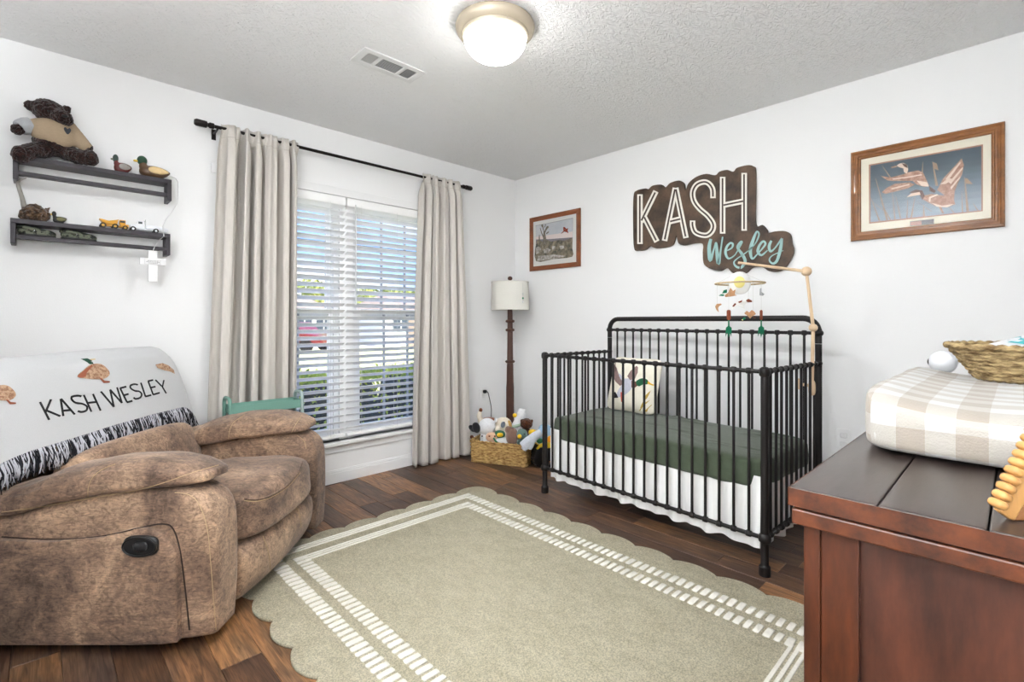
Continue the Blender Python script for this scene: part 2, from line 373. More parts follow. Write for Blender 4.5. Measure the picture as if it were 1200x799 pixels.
for (a, b, n_, al, tl) in ((-iw, -.076, 7, 1, .5), (-.060, .060, 9, 0, .5), (.076, iw, 6, 1, -.9)):
    for i in range(n_):
        if al: p = a+(b-a)*(i+.5)/n_; MB().box((p, 0, -.003), (.0075 if tl < 0 else .004, 2*idp, .001), RY(tl*.6)).build('louver', m_vent, t, smooth=0)
        else: p = -idp+2*idp*(i+.5)/n_; MB().box(((a+b)/2, p, -.003), (b-a, .004, .001), RX(.3)).build('louver', m_vent, t, smooth=0)

# ------------------------------------------------------------------ rug
m_rug = M('olive beige pile', (230, 222, 198), .98, col2=(206, 197, 169), scale=9, lo=.40, hi=.60, stretch=(1.6, 1, 1), bump=.8, bscale=380, spec=.02, detail=14, bdist=.02)
m_rugw = M('ivory pile', (243, 239, 228), .98, var=.05, scale=90, bump=.7, bscale=300, spec=.02)
for q in m_rug.node_tree.nodes:
    if q.type == 'TEX_NOISE' and q.inputs['Detail'].default_value > 10: q.inputs['Roughness'].default_value = .92
def speckle(m, scale, lo, hi, amt):
    n = m.node_tree.nodes; l = m.node_tree.links; b = n['Principled BSDF']; src = b.inputs['Base Color'].links[0].from_socket
    t = n.new('ShaderNodeTexCoord'); x = n.new('ShaderNodeTexNoise'); x.inputs['Scale'].default_value = scale; x.inputs['Detail'].default_value = 2; l.new(t.outputs['Object'], x.inputs['Vector'])
    r = n.new('ShaderNodeValToRGB'); e = r.color_ramp.elements; e[0].position, e[1].position = lo, hi; e[0].color = (1-amt, 1-amt, 1-amt*1.1, 1); e[1].color = (1+amt*.6, 1+amt*.6, 1+amt*.6, 1); l.new(x.outputs[0], r.inputs[0])
    mi = n.new('ShaderNodeMix'); mi.data_type = 'RGBA'; mi.blend_type = 'MULTIPLY'; mi.inputs[0].default_value = 1; l.new(src, mi.inputs[6]); l.new(r.outputs[0], mi.inputs[7]); l.new(mi.outputs[2], b.inputs['Base Color'])
speckle(m_rug, 210, .36, .60, .24)
RXC, RYC, RHW, RHL = -1.855, -1.878, .757, 1.115
t = thing('area_rug', 'pale olive rug with scalloped edge and ivory striped border', 'rug', (RXC, RYC, 0))
out = []
def sc(n, i): return .036*abs(sin(pi*n*i))**.7-.010
NL, NS = 11, 8
for i in range(NL*12): q = i/(NL*12); out.append((RHW+sc(NL, q), -RHL+2*RHL*q))
for i in range(NS*12): q = i/(NS*12); out.append((RHW-2*RHW*q, RHL+sc(NS, q)))
for i in range(NL*12): q = i/(NL*12); out.append((-RHW-sc(NL, q), RHL-2*RHL*q))
for i in range(NS*12): q = i/(NS*12); out.append((-RHW+2*RHW*q, -RHL-sc(NS, q)))
m = MB(); k = len(out); zt = .011
m.v = [(x, y, .0005) for x, y in out]+[(x, y, zt*.7) for x, y in out]+[(x*.994, y*.996, zt) for x, y in out]
m.f = [(i+o_, (i+1) % k+o_, (i+1) % k+o_+k, i+o_+k) for o_ in (0, k) for i in range(k)]+[tuple(2*k+i for i in range(k)), tuple(range(k-1, -1, -1))]; m.m = [0]*len(m.f)
m.build('pile', m_rug, t, smooth=180)
LY = 1.04
blk = None
for sx in (-1, 1):
    for (e0, ylim) in ((.5885, LY), (.4915, LY-.117)):
        n_ = int(2*ylim/.0347)
        for i in range(n_):
            yy = -ylim+2*ylim*(i+.5)/n_
            if blk is None:
                o = blk = MB().soft((0, 0, 0), (.063, .025, .006), 8, 2).build('stripe_block', m_rugw, t, smooth=60)
            else: o = blk.copy(); COL.objects.link(o)
            o.location = (sx*e0, yy, zt+.0008); o.rotation_euler = (0, 0, random.uniform(-.03, .03)); o.scale = (random.uniform(.95, 1.05), random.uniform(.85, 1.05), 1)
for sy in (-1, 1):
    for y0_, hw_ in ((LY, .62), (LY-.117, .523)):
        for j in range(3): MB().bb((-hw_+.02*j, sy*(y0_-j*.0215)-.0065, zt-.002), (hw_-.02*j, sy*(y0_-j*.0215)+.0065, zt+.003)).build('stripe', m_rugw, t, smooth=0, bevel=.002)

# ------------------------------------------------------------------ crib (local x along its front from the far end, y towards the wall)
CRL, CRW = 1.378, .675
CRO = Vector((-.847, -1.143, 0)); CRA = math.atan2(-.99827, -.05876)
CRM = Matrix.Translation(CRO) @ Matrix.Rotation(CRA, 4, 'Z'); CRI = CRM.inverted()
m_iron = M('matte dark bronze iron', (30, 27, 27), .5, metal=.25, spec=.45, var=.12, scale=60)
t = thing('crib', 'dark metal spindle crib with arched back panel', 'crib', CRO, CRA)
def post(x, y, z1, r=.0165, cap=True):
    pr = [(r*1.45, 0), (r*1.5, .012), (r*1.45, .04), (r*1.1, .046), (r, .05), (r, .142), (r*1.5, .15), (r*1.6, .163), (r*1.5, .176), (r, .184), (r, z1-.022)]
    if cap: pr += [(r*1.35, z1-.016), (r*1.42, z1), (r*1.3, z1+.014), (r*.7, z1+.021), (.001, z1+.022)]
    MB().lathe(pr, (x, y, 0), 16).build('post', m_iron, t, smooth=40)
post(0, 0, .896); post(CRL, 0, .896); post(0, CRW, 1.02, cap=False); post(CRL, CRW, 1.02, cap=False)
# arched tube over the back
ar = [(0, CRW, 1.0), (0, CRW, 1.075)]+[(.075-.075*cos(a), CRW, 1.06+.075*sin(a)) for a in [i*pi/2/8 for i in range(1, 9)]]
ar += [(CRL-p[0], p[1], p[2]) for p in reversed(ar)]
MB().tube(ar, .0165, 14).build('arch_rail', m_iron, t, smooth=60)
spm = {}
colm = MB().lathe([(.0095, -.013), (.0135, -.010), (.0145, 0), (.0135, .010), (.0095, .013)], (0, 0, 0), 12)
col0 = [None]
def rail_set(p, q, z0, z1, n_, r=.0095, first=None):
    p = Vector(p); q = Vector(q); d = (q-p).normalized(); ang = math.atan2(d.y, d.x)
    rails = []
    for z in (z0, z1): rails.append(MB().cyl((p.x, p.y, z), (q.x, q.y, z), r, 10).build('rail', m_iron, t, smooth=60))
    key = round(z1-z0, 3)
    for i in range(1, n_+1):
        a = p.lerp(q, i/(n_+1))
        if key not in spm: o = spm[key] = MB().cyl((0, 0, 0), (0, 0, z1-z0), .0068, 8).build('spindle', m_iron, t, smooth=60)
        else: o = spm[key].copy(); COL.objects.link(o)
        o.location = (a.x, a.y, z0)
        for rl, z in zip(rails, (z0, z1)):
            if col0[0] is None: c = col0[0] = colm.build('collar', m_iron, rl, smooth=60)
            else: c = col0[0].copy(); COL.objects.link(c); c.parent = rl
            c.location = (a.x, a.y, z); c.rotation_euler = (0, pi/2, ang)
rail_set((0, 0), (CRL, 0), .163, .896, 19)
rail_set((0, CRW), (CRL, CRW), .163, 1.056, 19)
rail_set((0, 0), (0, CRW), .163, .896, 10)
rail_set((CRL, 0), (CRL, CRW), .163, .896, 10)
for x in (0, CRL): MB().ell((x, CRW, 1.056), (.024, .024, .02)).build('ball_joint', m_iron, t, smooth=180); MB().ell((x, CRW-.004, .896), (.02, .022, .018)).build('ball_joint', m_iron, t, smooth=180)
sp = MB()
for x in (.06, CRL-.06): sp.bb((x-.012, .06, .335), (x+.012, CRW-.06, .352))
for k in range(8): y = .04+k*(CRW-.08)/7; sp.bb((.06, y-.008, .34), (CRL-.06, y+.008, .350))
sp.build('mattress_support', m_iron, t, smooth=0)
# mattress under its green sheet
m_sheet = M('forest green sheet', (71, 81, 65), .85, var=.06, scale=40, bump=.15, bscale=500, spec=.15, sheen=.25)
def crease(a, b, x, y, w):
    ax, ay = a; bx_, by = b; dx, dy = bx_-ax, by-ay; q = max(0, min(1, ((x-ax)*dx+(y-ay)*dy)/(dx*dx+dy*dy))); d2 = (x-ax-q*dx)**2+(y-ay-q*dy)**2
    return math.exp(-d2/(w*w))*sin(pi*min(1, q+.02))
rg = random.Random(4); CRS = []
for i in range(34):
    x = rg.uniform(-.6, .6); y = rg.uniform(-.28, .25); a = rg.choice((rg.uniform(-.35, .35), rg.uniform(-.8, .8))); l_ = rg.uniform(.12, .4); CRS.append(((x, y), (x+l_*cos(a), y+l_*sin(a)), rg.uniform(.005, .011), rg.choice((-1, 1))*rg.uniform(.005, .011)))
def mfn(x, y, z, q):
    dz = nz3(x, y, .3, 3.1)*.007
    if z > .03: dz += sum(A_*crease(a, b, x, y, w) for a, b, w, A_ in CRS)
    else: dz = dz*.4
    side = 1-min(1, abs(z)/.07)
    x2, y2 = x, y
    if y < -.27: y2 += .006*sin(38*x+9*z+3*nz3(x, 0, z, 4))*(.4+side)
    if x > .6: x2 += .006*sin(36*y+7*z)*(.4+side)
    return (x2, y2, z+dz)
mt = thing('crib_mattress', 'crib mattress in a wrinkled forest green fitted sheet', 'mattress', CRM @ Vector((CRL/2, CRW/2-.003, .353)), CRA)
MB().soft((0, 0, .075), (1.345, .646, .150), 10, 44, mfn).build('sheet', m_sheet, mt, smooth=180)
# skirt
m_skirt = M('white cotton', (240, 240, 239), .85, var=.03, scale=8, stretch=(6, 6, .4), bump=.12, bscale=200, spec=.1)
sk = thing('crib_skirt', 'white ruffled cloth skirt hanging below the green crib mattress', 'crib skirt', CRM @ Vector((CRL/2, CRW/2, .05)), CRA)
def skirt(fn, n_, zt, zb, name):
    def g(u, v):
        k = (1-v); s = 2*pi*n_*u+.7*sin(5.3*u*n_/4)
        off = (.0015+.011*k)*sin(s)+.006*k*sin(.43*s+1); z = zt-(zt-zb)*k+.006*k*sin(.61*s+2); return Vector(fn(u, off))+Vector((0, 0, z))
    MB().grid(g, n_*18, 10).build(name, m_skirt, sk, smooth=180)
xa, ya = CRL/2-.026, CRW/2-.025
skirt(lambda u, o_: (-xa+2*xa*u, -ya+o_*.9, 0), 13, .372, .05, 'front_panel')
skirt(lambda u, o_: (xa+o_*.9, -ya+2*ya*u, 0), 6, .372, .05, 'end_panel')
skirt(lambda u, o_: (-xa+o_*.9, -ya+2*ya*u, 0), 6, .372, .05, 'end_panel')
# pillow with a flying mallard
m_cream = M('cream canvas', (240, 234, 218), .9, var=.04, scale=30, bump=.3, bscale=260, spec=.08)
pc = CRM @ Vector((.30, .50, .508))
tilt = radians(-14)
pt = thing('mallard_pillow', 'cream throw pillow with appliqued flying mallard, leaning in the crib', 'pillow', pc, rot=(0, 0, CRA+pi+radians(-4)))
PRX = RX(0)
def pfn(x, y, z, q):
    e = max(abs(q.x), abs(q.z)); th = (1-abs(q.x)**3.2)*(1-abs(q.z)**3.2)
    pin = 1-.06*(1-abs(q.x))*abs(q.z)**3-.0
    return (x*(1-.05*(1-q.z*q.z)), y*max(.07, th**.6), z*(1-.05*(1-q.x*q.x)))
PW, PH = .40, .385
# local frame of the pillow: x to the right as seen from the room, y out of its back, z up; leaning back
prot = Matrix.Rotation(radians(12), 3, 'X')
pb = MB().soft((0, .0, PH/2*.96+.004), (PW, .13, PH), 7, 16, pfn, None)
def lean(v):
    # shear of the pillow back towards the rail: rotate about its lower edge
    return RX(radians(-16)) @ Vector(v)
pb.v = [tuple(lean(v)) for v in pb.v]
mnz = min(v[2] for v in pb.v); pb.v = [(v[0], v[1], v[2]-mnz) for v in pb.v]
pt.rotation_euler = (0, 0, CRA)
pb.build('cover', m_cream, pt, smooth=180)
pbv = pb.bvh()
PXF = Matrix.Translation(pc) @ Matrix.Rotation(CRA, 4, 'Z'); PXI = PXF.inverted()
def pillow_pt(u, v, off=.002):
    # u, v in -1..1 on the pillow front face (front looks towards local -y)
    o_ = lean((u*PW/2, 0, PH/2*.96+v*PH/2)); d = lean((0, -1, 0)) - Vector((0, 0, 0)); o_ = Vector((o_.x, o_.y, o_.z-mnz))
    h, nn, i, dist = pbv.ray_cast(o_+d*.5, -d)
    if h is None: h = o_+d*.07
    return h+d*off
def pillow_patch(name, poly, mat, off=.002):
    c = (sum(p[0] for p in poly)/len(poly), sum(p[1] for p in poly)/len(poly)); k = len(poly); a = MB(); rings = (0.001, .35, .7, 1)
    vs = [pillow_pt(c[0]+(p[0]-c[0])*r_, c[1]+(p[1]-c[1])*r_, off) for r_ in rings for p in poly]
    a.add(vs, [(i*k+j, i*k+(j+1) % k, (i+1)*k+(j+1) % k, (i+1)*k+j) for i in range(3) for j in range(k)])
    return a.build(name, mat, pt, smooth=180)
# u grows to the right as seen from the room (local +x runs from the far end towards the near end)
cb = M('applique grey', (196, 196, 206), .9, var=.06, scale=60); cw = M('applique taupe', (140, 116, 112), .9, var=.15, scale=70); cg = M('applique green', (28, 92, 60), .8, var=.15, scale=50)
cbr = M('applique chestnut', (112, 74, 64), .9, var=.1, scale=60); cy = M('applique yellow', (222, 176, 50), .8); cred = M('applique red', (206, 86, 62), .8); cblk = M('applique black', (28, 28, 30), .8); cgr = M('applique grass', (190, 160, 74), .8)
pillow_patch('wing_patch', [(-.80, .78), (-.74, .60), (-.62, .52), (-.40, .2), (-.16, -.02), (-.3, -.12), (-.55, .02), (-.78, .24), (-.86, .5)], cw, .0035)
pillow_patch('wing_patch', [(.18, .66), (.10, .56), (.0, .44), (-.08, .25), (.06, .12), (.24, .18), (.30, .42), (.26, .6)], cw, .003)
pillow_patch('body_patch', catmull([(-.45, .33), (-.2, .16), (.08, .18), (.22, .05), (.14, -.22), (-.08, -.42), (-.3, -.52), (-.42, -.5), (-.36, -.28), (-.26, -.1), (-.36, .06)], 3, True), cb, .0028)
pillow_patch('breast_patch', [(.12, .12), (.36, .08), (.40, -.02), (.26, -.16), (.16, -.12)], cbr, .0036)
pillow_patch('head_patch', catmull([(.30, .08), (.42, .2), (.58, .24), (.70, .18), (.70, .06), (.56, .02), (.42, -.06)], 3, True), cg, .0042)
pillow_patch('beak_patch', [(.70, .17), (.80, .10), (.88, .08), (.86, .04), (.70, .07)], cy, .0046)
pillow_patch('tail_patch', [(-.58, -.42), (-.48, -.34), (-.38, -.44), (-.32, -.54), (-.46, -.56), (-.58, -.6)], cblk, .004)
pillow_patch('foot_patch', [(-.24, -.34), (-.16, -.32), (-.12, -.52), (-.12, -.68), (-.2, -.66), (-.22, -.5)], cred, .004)
for pa in ([(.52, -.78), (.70, -.30), (.82, -.12), (.76, -.36), (.60, -.72)], [(.46, -.86), (.66, -.58), (.84, -.44), (.68, -.66), (.5, -.86)], [(.64, -.86), (.86, -.62), (.90, -.58), (.74, -.86)]): pillow_patch('grass_patch', pa, cgr, .003)

# ------------------------------------------------------------------ felt mobile on its wooden arm
m_beech = M('pale beech wood', (222, 194, 160), .5, var=.06, scale=10, stretch=(6, 6, .6))
mp0 = CRM @ Vector((CRL, CRW, 0))
Zp = 2.545
base = at(951.5, 452, Zp); joint = at(953, 384, Zp); elbow = at(945, 318, Zp); tip = at(868, 308, 2.535)
t = thing('mobile_arm', 'pale wooden mobile arm clamped to the crib corner post', 'mobile arm', base)
def lo(p): return p-base
MB().tube([lo(base), lo(joint)], .0085, 10).build('lower_arm', m_beech, t); MB().tube([lo(joint), lo(elbow)], [.0085, .0075], 10).build('upper_arm', m_beech, t)
MB().tube([lo(elbow), lo(tip), lo(tip)+(lo(tip)-lo(elbow)).normalized()*.012], [.0085, .0062, .0062], 10).build('cross_arm', m_beech, t)
for p, r in ((joint, .021), (elbow, .025)): MB().ell(lo(p), (r, r, r)).build('ball_joint', m_beech, t, smooth=180)
dv = (base-CV); dv.z = 0; dv.normalize()
q = Vector((0, 0, 1)).rotation_difference(RV*.85-FV*.5).to_matrix()
MB().soft(lo(base)+Vector((0, 0, -.01)), (.034, .018, .080), 3, 8, rot=RZ(-YAW-.5)).build('clamp_pad', m_beech, t, smooth=180)
cp2 = at(936, 452, 2.68)
MB().soft(lo(cp2)+Vector((0, 0, .01)), (.02, .035, .06), 3, 6, rot=RZ(-YAW)).build('clamp_pad', m_beech, t, smooth=180)
MB().cyl(lo(base), lo(cp2)+Vector((0, 0, .01)), .008, 8).build('clamp_screw', m_beech, t)
hub = at(866.5, 318, 2.53); rc = at(867, 332, 2.53)
t = thing('felt_mobile', 'hanging felt mobile with sun, ducks, dog and cattails under the wooden arm', 'mobile', rc)
m_hoop = M('rattan hoop', (186, 164, 128), .7, var=.15, scale=80); m_str = M('pale thread', (205, 203, 198), .9); m_felt_w = M('white felt', (243, 242, 238), .95); m_felt_y = M('yellow felt', (246, 234, 150), .95)
fb = M('tan felt', (188, 142, 104), .95, var=.1, scale=80); fbr = M('rust felt', (128, 66, 44), .95, var=.1, scale=80); fg = M('green felt', (24, 112, 80), .95, var=.1, scale=60); fgr = M('grey felt', (150, 152, 155), .95); fdk = M('dark brown felt', (78, 52, 44), .95)
MB().tube([(.117*cos(a), .117*sin(a), 0) for a in [i*2*pi/40 for i in range(40)]], .0045, 8, True).build('hoop', m_hoop, t, smooth=180)
def lm(p): return p-rc
for a in (.3, 1.9, 3.3, 5.0): MB().tube([lm(hub), (.117*cos(a), .117*sin(a), 0)], .0007, 4).build('thread', m_str, t)
MB().tube([lm(tip)+Vector((0, 0, -.004)), lm(hub)], .0025, 5).build('hanging_loop', fdk, t)
R3 = RZ(-YAW)
su = MB().soft(lm(at(867, 331.5, 2.53)), (.115, .022, .118), 2, 8, rot=R3).build('sun', m_felt_w, t, smooth=180)
MB().soft(lm(at(866.5, 330.5, 2.517)), (.058, .014, .060), 2, 6, rot=R3).build('sun_centre', m_felt_y, su, smooth=180)
def felt(name, shapes, mats, Zd, string=None):
    """shapes: list of (poly px, material index); first is the part, the rest are its sub-parts"""
    root = None
    for i, (poly, mi) in enumerate(shapes):
        k = Zd-.004*i
        a = MB().prism(poly, lambda u, v: lm(at(u, v, k-.006)), lambda u, v: lm(at(u, v, k+.006)))
        o = a.build(name if i == 0 else 'felt_detail', mats[mi], t if i == 0 else root, bevel=.002)
        if i == 0: root = o
    if string:
        u, v, tz = string; MB().tube([lm(at(u, v, Zd)), (lm(at(u, 332, Zd)).x, lm(at(u, 332, Zd)).y, 0)], .0007, 4).build('thread', m_str, t)
fm = [fb, fg, fbr, m_felt_w, fgr, fdk, m_felt_y]
felt('duck', [([(849, 346), (853, 343), (856, 337), (859, 341), (862, 339), (861, 345), (864, 346), (856, 347.5), (850, 348)], 0), ([(846, 344), (848, 340), (852, 339), (852, 343)], 1), ([(842, 346.5), (845, 344.5), (849, 345), (848, 347)], 1)], fm, 2.52, (853, 340, 0))
felt('wing', [([(838, 359), (840, 356), (845, 355.5), (846, 357), (843, 358.5), (841.5, 361), (842.5, 366), (839.5, 363)], 0)], fm, 2.52, (840.5, 356, 0))
felt('dog', [([(858, 361), (861, 355), (867, 352), (873, 352), (876, 351), (881, 352.5), (879, 354.5), (874, 355), (872, 358), (873, 363), (870, 360), (864, 358), (860, 362), (857, 363)], 3), ([(858, 359), (861, 355), (863, 356), (860, 359.5)], 2), ([(865, 353.5), (870, 351.5), (869, 354), (866, 355)], 2), ([(874, 352), (877, 350), (881, 352), (881.5, 354), (876, 354)], 2)], fm, 2.55, (877, 351, 0))
felt('duck', [([(872, 367), (875, 364), (878, 366), (881, 363), (884, 365), (886, 368), (881, 371), (879, 373.5), (876, 370)], 0), ([(869.5, 373.5), (873, 371), (874.5, 373.5), (870, 375.5)], 1), ([(882, 371), (885, 369.5), (886, 373), (884, 374)], 5), ([(868.5, 374.7), (870.5, 373.8), (871, 375.7)], 6)], fm, 2.50, (882.5, 364, 0))
felt('bird', [([(890.5, 338), (892.5, 337), (892.5, 342), (896, 344.5), (894, 346.5), (890, 346)], 4)], fm, 2.54, (892, 338, 0))
for (x0, x1, yt) in ((851.5, 856.5, 363), (890.3, 893.8, 363)):
    cx_ = (x0+x1)/2
    felt('cattail', [([(x0, yt+1.5), (x0+1, yt), (x1-1, yt), (x1, yt+1.5), (x1, yt+10.5), (x1-1, yt+12), (x0+1, yt+12), (x0, yt+10.5)], 2), ([(cx_-.8, yt+12), (cx_+.8, yt+12), (cx_+1, yt+19), (cx_+3.5, yt+21), (cx_+3, yt+32), (cx_+1.5, yt+27), (cx_-.2, yt+33), (cx_-1.6, yt+26), (cx_-4, yt+32), (cx_-3.4, yt+21), (cx_-1, yt+19)], 1)], fm, 2.505, (cx_, yt, 0))

# ------------------------------------------------------------------ name sign on the right wall
def sgn(u, v, d):  # u, v: measured on the sign in an enlarged view of the wall
    y, z = rw(730+u/5.327, 180+v/5.327, 0); return (-d, y, z)
m_board = M('stained dark plywood', (104, 82, 64), .6, col2=(52, 42, 36), scale=7, lo=.36, hi=.68, bump=.08, detail=8)
m_wht = M('cream painted wood', (238, 235, 224), .55); m_inl = M('dark inline paint', (66, 52, 43), .6); m_teal = M('dusty teal paint', (156, 193, 190), .55)
OUT = [(77, 270), (95, 235), (150, 221), (170, 225), (195, 204), (250, 197), (276, 214), (305, 187), (360, 172), (391, 190), (400, 232), (420, 188), (470, 148), (530, 131), (586, 139), (612, 117), (660, 106), (698, 117), (722, 93), (788, 77), (824, 84), (836, 108), (837, 250), (838, 444), (880, 448), (908, 478), (916, 497), (960, 488), (1020, 487), (1054, 508), (1064, 560), (1075, 603), (1062, 650), (1020, 715), (970, 738), (920, 735), (880, 711), (820, 711), (780, 745), (740, 755), (692, 745), (660, 715), (620, 732), (570, 725), (530, 706), (512, 680), (508, 620), (507, 566), (455, 562), (390, 574), (356, 560), (342, 514), (325, 565), (290, 585), (215, 592), (180, 579), (150, 600), (108, 606), (80, 590), (74, 430)]
yS, zS = rw(840, 257)
t = thing('name_sign', 'dark wood name sign with cream block letters and teal script above crib', 'sign', (-.008, yS, zS))
def ls(u, v, d): p = sgn(u, v, d); return (p[0]+.008, p[1]-yS, p[2]-zS)
OUTS = catmull(OUT, 4, True)
MB().prism(OUTS, lambda u, v: ls(u, v, .008), lambda u, v: ls(u, v, .024)).build('board', m_board, t, smooth=30)
MB().bb((-.002, -.15, -.05), (.008, .15, .05)).build('hanger', m_board, t, smooth=0)
def stroke3(pts, w, d0, d1, mat, name, parent, cap=0, f=ls):
    a = MB(); k = len(pts); ws = w if isinstance(w, list) else [w]*k; Lf = []; Rt = []
    for i in range(k):
        p = pts[max(i-1, 0)]; q = pts[min(i+1, k-1)]; tt = Vector((q[0]-p[0], q[1]-p[1])).normalized(); n_ = Vector((-tt.y, tt.x))*ws[i]/2
        e = tt*(cap if i == k-1 else -cap if i == 0 else 0); c = Vector(pts[i])+e; Lf.append(c+n_); Rt.append(c-n_)
    for i in range(k-1):
        qd = [Lf[i], Lf[i+1], Rt[i+1], Rt[i]]
        a.prism([tuple(x) for x in qd], lambda u, v: f(u, v, d0), lambda u, v: f(u, v, d1))
    return a
SS = catmull([(573, 278), (570, 225), (545, 190), (512, 182), (470, 200), (447, 245), (455, 300), (490, 348), (540, 392), (573, 440), (570, 480), (540, 510), (500, 510), (462, 492), (447, 455), (446, 425)], 5)
LET = [[[(118, 262), (118, 562)], [(216, 242), (170, 335), (126, 425)], [(143, 395), (222, 548)]],
       [[(338, 222), (272, 543)], [(342, 222), (404, 525)], [(302, 428), (376, 410)]],
       [SS],
       [[(633, 154), (633, 498)], [(767, 130), (767, 480)], [(634, 327), (766, 300)]]]
for strokes in LET:
    a = MB(); b = MB()
    for i, s_ in enumerate(strokes):
        h = .0004*i
        x = stroke3(s_, 33, .0235, .0275+h, None, None, None, cap=4); a.add(x.v, x.f)
        y = stroke3(s_, 10, .0270, .0288, None, None, None, cap=-5); b.add(y.v, y.f)
    o = a.build('letter', m_wht, t, smooth=0); b.build('letter_inline', m_inl, o, smooth=0)
SCR = [([(560, 535), (549, 590), (556, 668), (578, 600), (592, 558), (598, 620), (607, 688), (620, 610), (633, 522)], [16, 22, 20, 9, 10, 20, 20, 10, 8]),
       ([(660, 608), (690, 590), (696, 568), (682, 560), (660, 582), (651, 620), (666, 655), (690, 650), (712, 632)], [6, 9, 12, 11, 13, 16, 12, 8, 6]),
       ([(712, 632), (735, 592), (752, 554), (738, 562), (726, 590), (755, 632), (773, 675), (748, 712), (716, 706), (703, 680), (725, 656), (765, 630), (795, 606)], [6, 7, 13, 13, 14, 18, 18, 15, 12, 8, 6, 6, 5]),
       ([(795, 606), (835, 565), (859, 510), (846, 490), (825, 535), (806, 600), (816, 658), (850, 628)], [6, 7, 10, 10, 17, 21, 12, 6]),
       ([(850, 628), (880, 595), (899, 566), (886, 550), (864, 572), (852, 612), (874, 636), (912, 606)], [6, 9, 12, 12, 14, 17, 12, 6]),
       ([(936, 546), (922, 580), (930, 612), (958, 592), (1002, 532)], [12, 17, 14, 8, 12]),
       ([(1002, 532), (992, 600), (972, 668), (946, 688), (924, 668), (940, 640), (1010, 607)], [14, 20, 17, 13, 9, 6, 4])]
for pts, ws in SCR:
    pw = catmull([(p[0], p[1], w) for p, w in zip(pts, ws)], 6)
    stroke3([(p[0], p[1]) for p in pw], [p[2] for p in pw], .0235, .0278, None, None, None).build('script_letter', m_teal, t, smooth=0)

# ------------------------------------------------------------------ framed prints
m_oak = M('golden oak', (136, 86, 42), .45, var=.22, scale=9, stretch=(3, .9, 3), bump=.1, coat=.3); m_oakd = M('dark oak line', (78, 46, 24), .5); m_walnut = M('reddish walnut frame', (128, 72, 40), .45, var=.2, scale=9, stretch=(3, .9, 3), coat=.3)
m_mat1 = M('cream mat board', (234, 228, 210), .9); m_mat2 = M('pale grey mat board', (214, 214, 210), .9); m_fgl = glassy('picture glass', .012)
def frame(name, label, y0, y1, z0, z1, prof, mats, border, matmat, cat='picture'):
    """y0 > y1; profile: list of (inset from outer edge, depth)"""
    yc, zc = (y0+y1)/2, (z0+z1)/2; t = thing(name, label, cat, (-.002, yc, zc)); hw, hh = abs(y0-y1)/2, (z1-z0)/2
    for side in range(4):
        a = MB(); cs = [(-hw, -hh), (hw, -hh), (hw, hh), (-hw, hh)]; ins = [(1, 1), (-1, 1), (-1, -1), (1, -1)]
        c0, c1 = cs[side], cs[(side+1) % 4]; i0, i1 = ins[side], ins[(side+1) % 4]; vs = []
        for (d, h) in prof:
            vs += [(-h, c0[0]+i0[0]*d, c0[1]+i0[1]*d), (-h, c1[0]+i1[0]*d, c1[1]+i1[1]*d)]
        vs += [(0, c0[0]+i0[0]*prof[-1][0], c0[1]+i0[1]*prof[-1][0]), (0, c1[0]+i1[0]*prof[-1][0], c1[1]+i1[1]*prof[-1][0]), (0, c0[0], c0[1]), (0, c1[0], c1[1])]
        k = len(vs)//2; a.add(vs, [(2*i, 2*i+1, 2*((i+1) % k)+1, 2*((i+1) % k)) for i in range(k)]+[tuple(2*i for i in range(k)), tuple(2*i+1 for i in range(k-1, -1, -1))])
        a.build('frame_side', mats, t, smooth=0)
    d = prof[-1][0]
    MB().bb((-.006, -hw+d, -hh+d), (-.004, hw-d, hh-d)).build('mat_board', matmat, t, smooth=0)
    MB().bb((-.0115, -hw+d, -hh+d), (-.0105, hw-d, hh-d)).build('glass', m_fgl, t, smooth=0)
    return t, yc, zc
prof2 = [(0, .014), (.004, .020), (.012, .021), (.015, .018), (.022, .019), (.025, .022), (.032, .022), (.036, .016), (.042, .016), (.046, .012)]
t2, yc2, zc2 = frame('framed_print', 'large golden oak framed print of two ducks flying over reeds', -2.654, -3.253, 1.558, 2.044, prof2, m_oak, .05, m_mat1)
def art(t, yc, zc, name, x0, y0, sc_, polys, mats):
    a = MB()
    for poly, mi, ly in polys:
        d = .0061+ly*.00025
        vs = []
        for (u, v) in poly: y, z = rw(x0+u/sc_, y0+v/sc_, 0); vs.append((-d, y-yc, z-zc))
        a.add(vs, [tuple(range(len(vs)))], mi)
    return a.build(name, mats, t, smooth=0)
def reed(x0, y0, x1, y1, w): return [(x0-w, y0), (x1-w*.2, y1), (x1+w*.2, y1), (x0+w, y0)]
A_bg = M('print dusk blue', (110, 126, 140), .7, col2=(72, 88, 98), scale=7, lo=.3, hi=.7); A_haze = M('print pale water', (158, 170, 182), .7, col2=(112, 128, 142), scale=8)
A_reed = M('print reed tan', (166, 142, 122), .8, var=.1, scale=30); A_du = M('print duck brown', (152, 110, 94), .8, col2=(196, 160, 140), scale=60); A_dl = M('print duck cream', (226, 206, 190), .8); A_dd = M('print duck dark', (98, 74, 68), .8); A_line = M('print liner', (172, 128, 108), .8)
polys = [([(192, 316), (860, 197), (858, 588), (194, 661)], 6, 0), ]
for k in range(10):
    f0, f1 = k/10, (k+1)/10
    def sidep(u, f): return (202, 322+330*f) if u == 0 else (850, 207+376*f)
    polys.append(([sidep(0, f0), sidep(1, f0), sidep(1, f1), sidep(0, f1)], 7+k, 1))
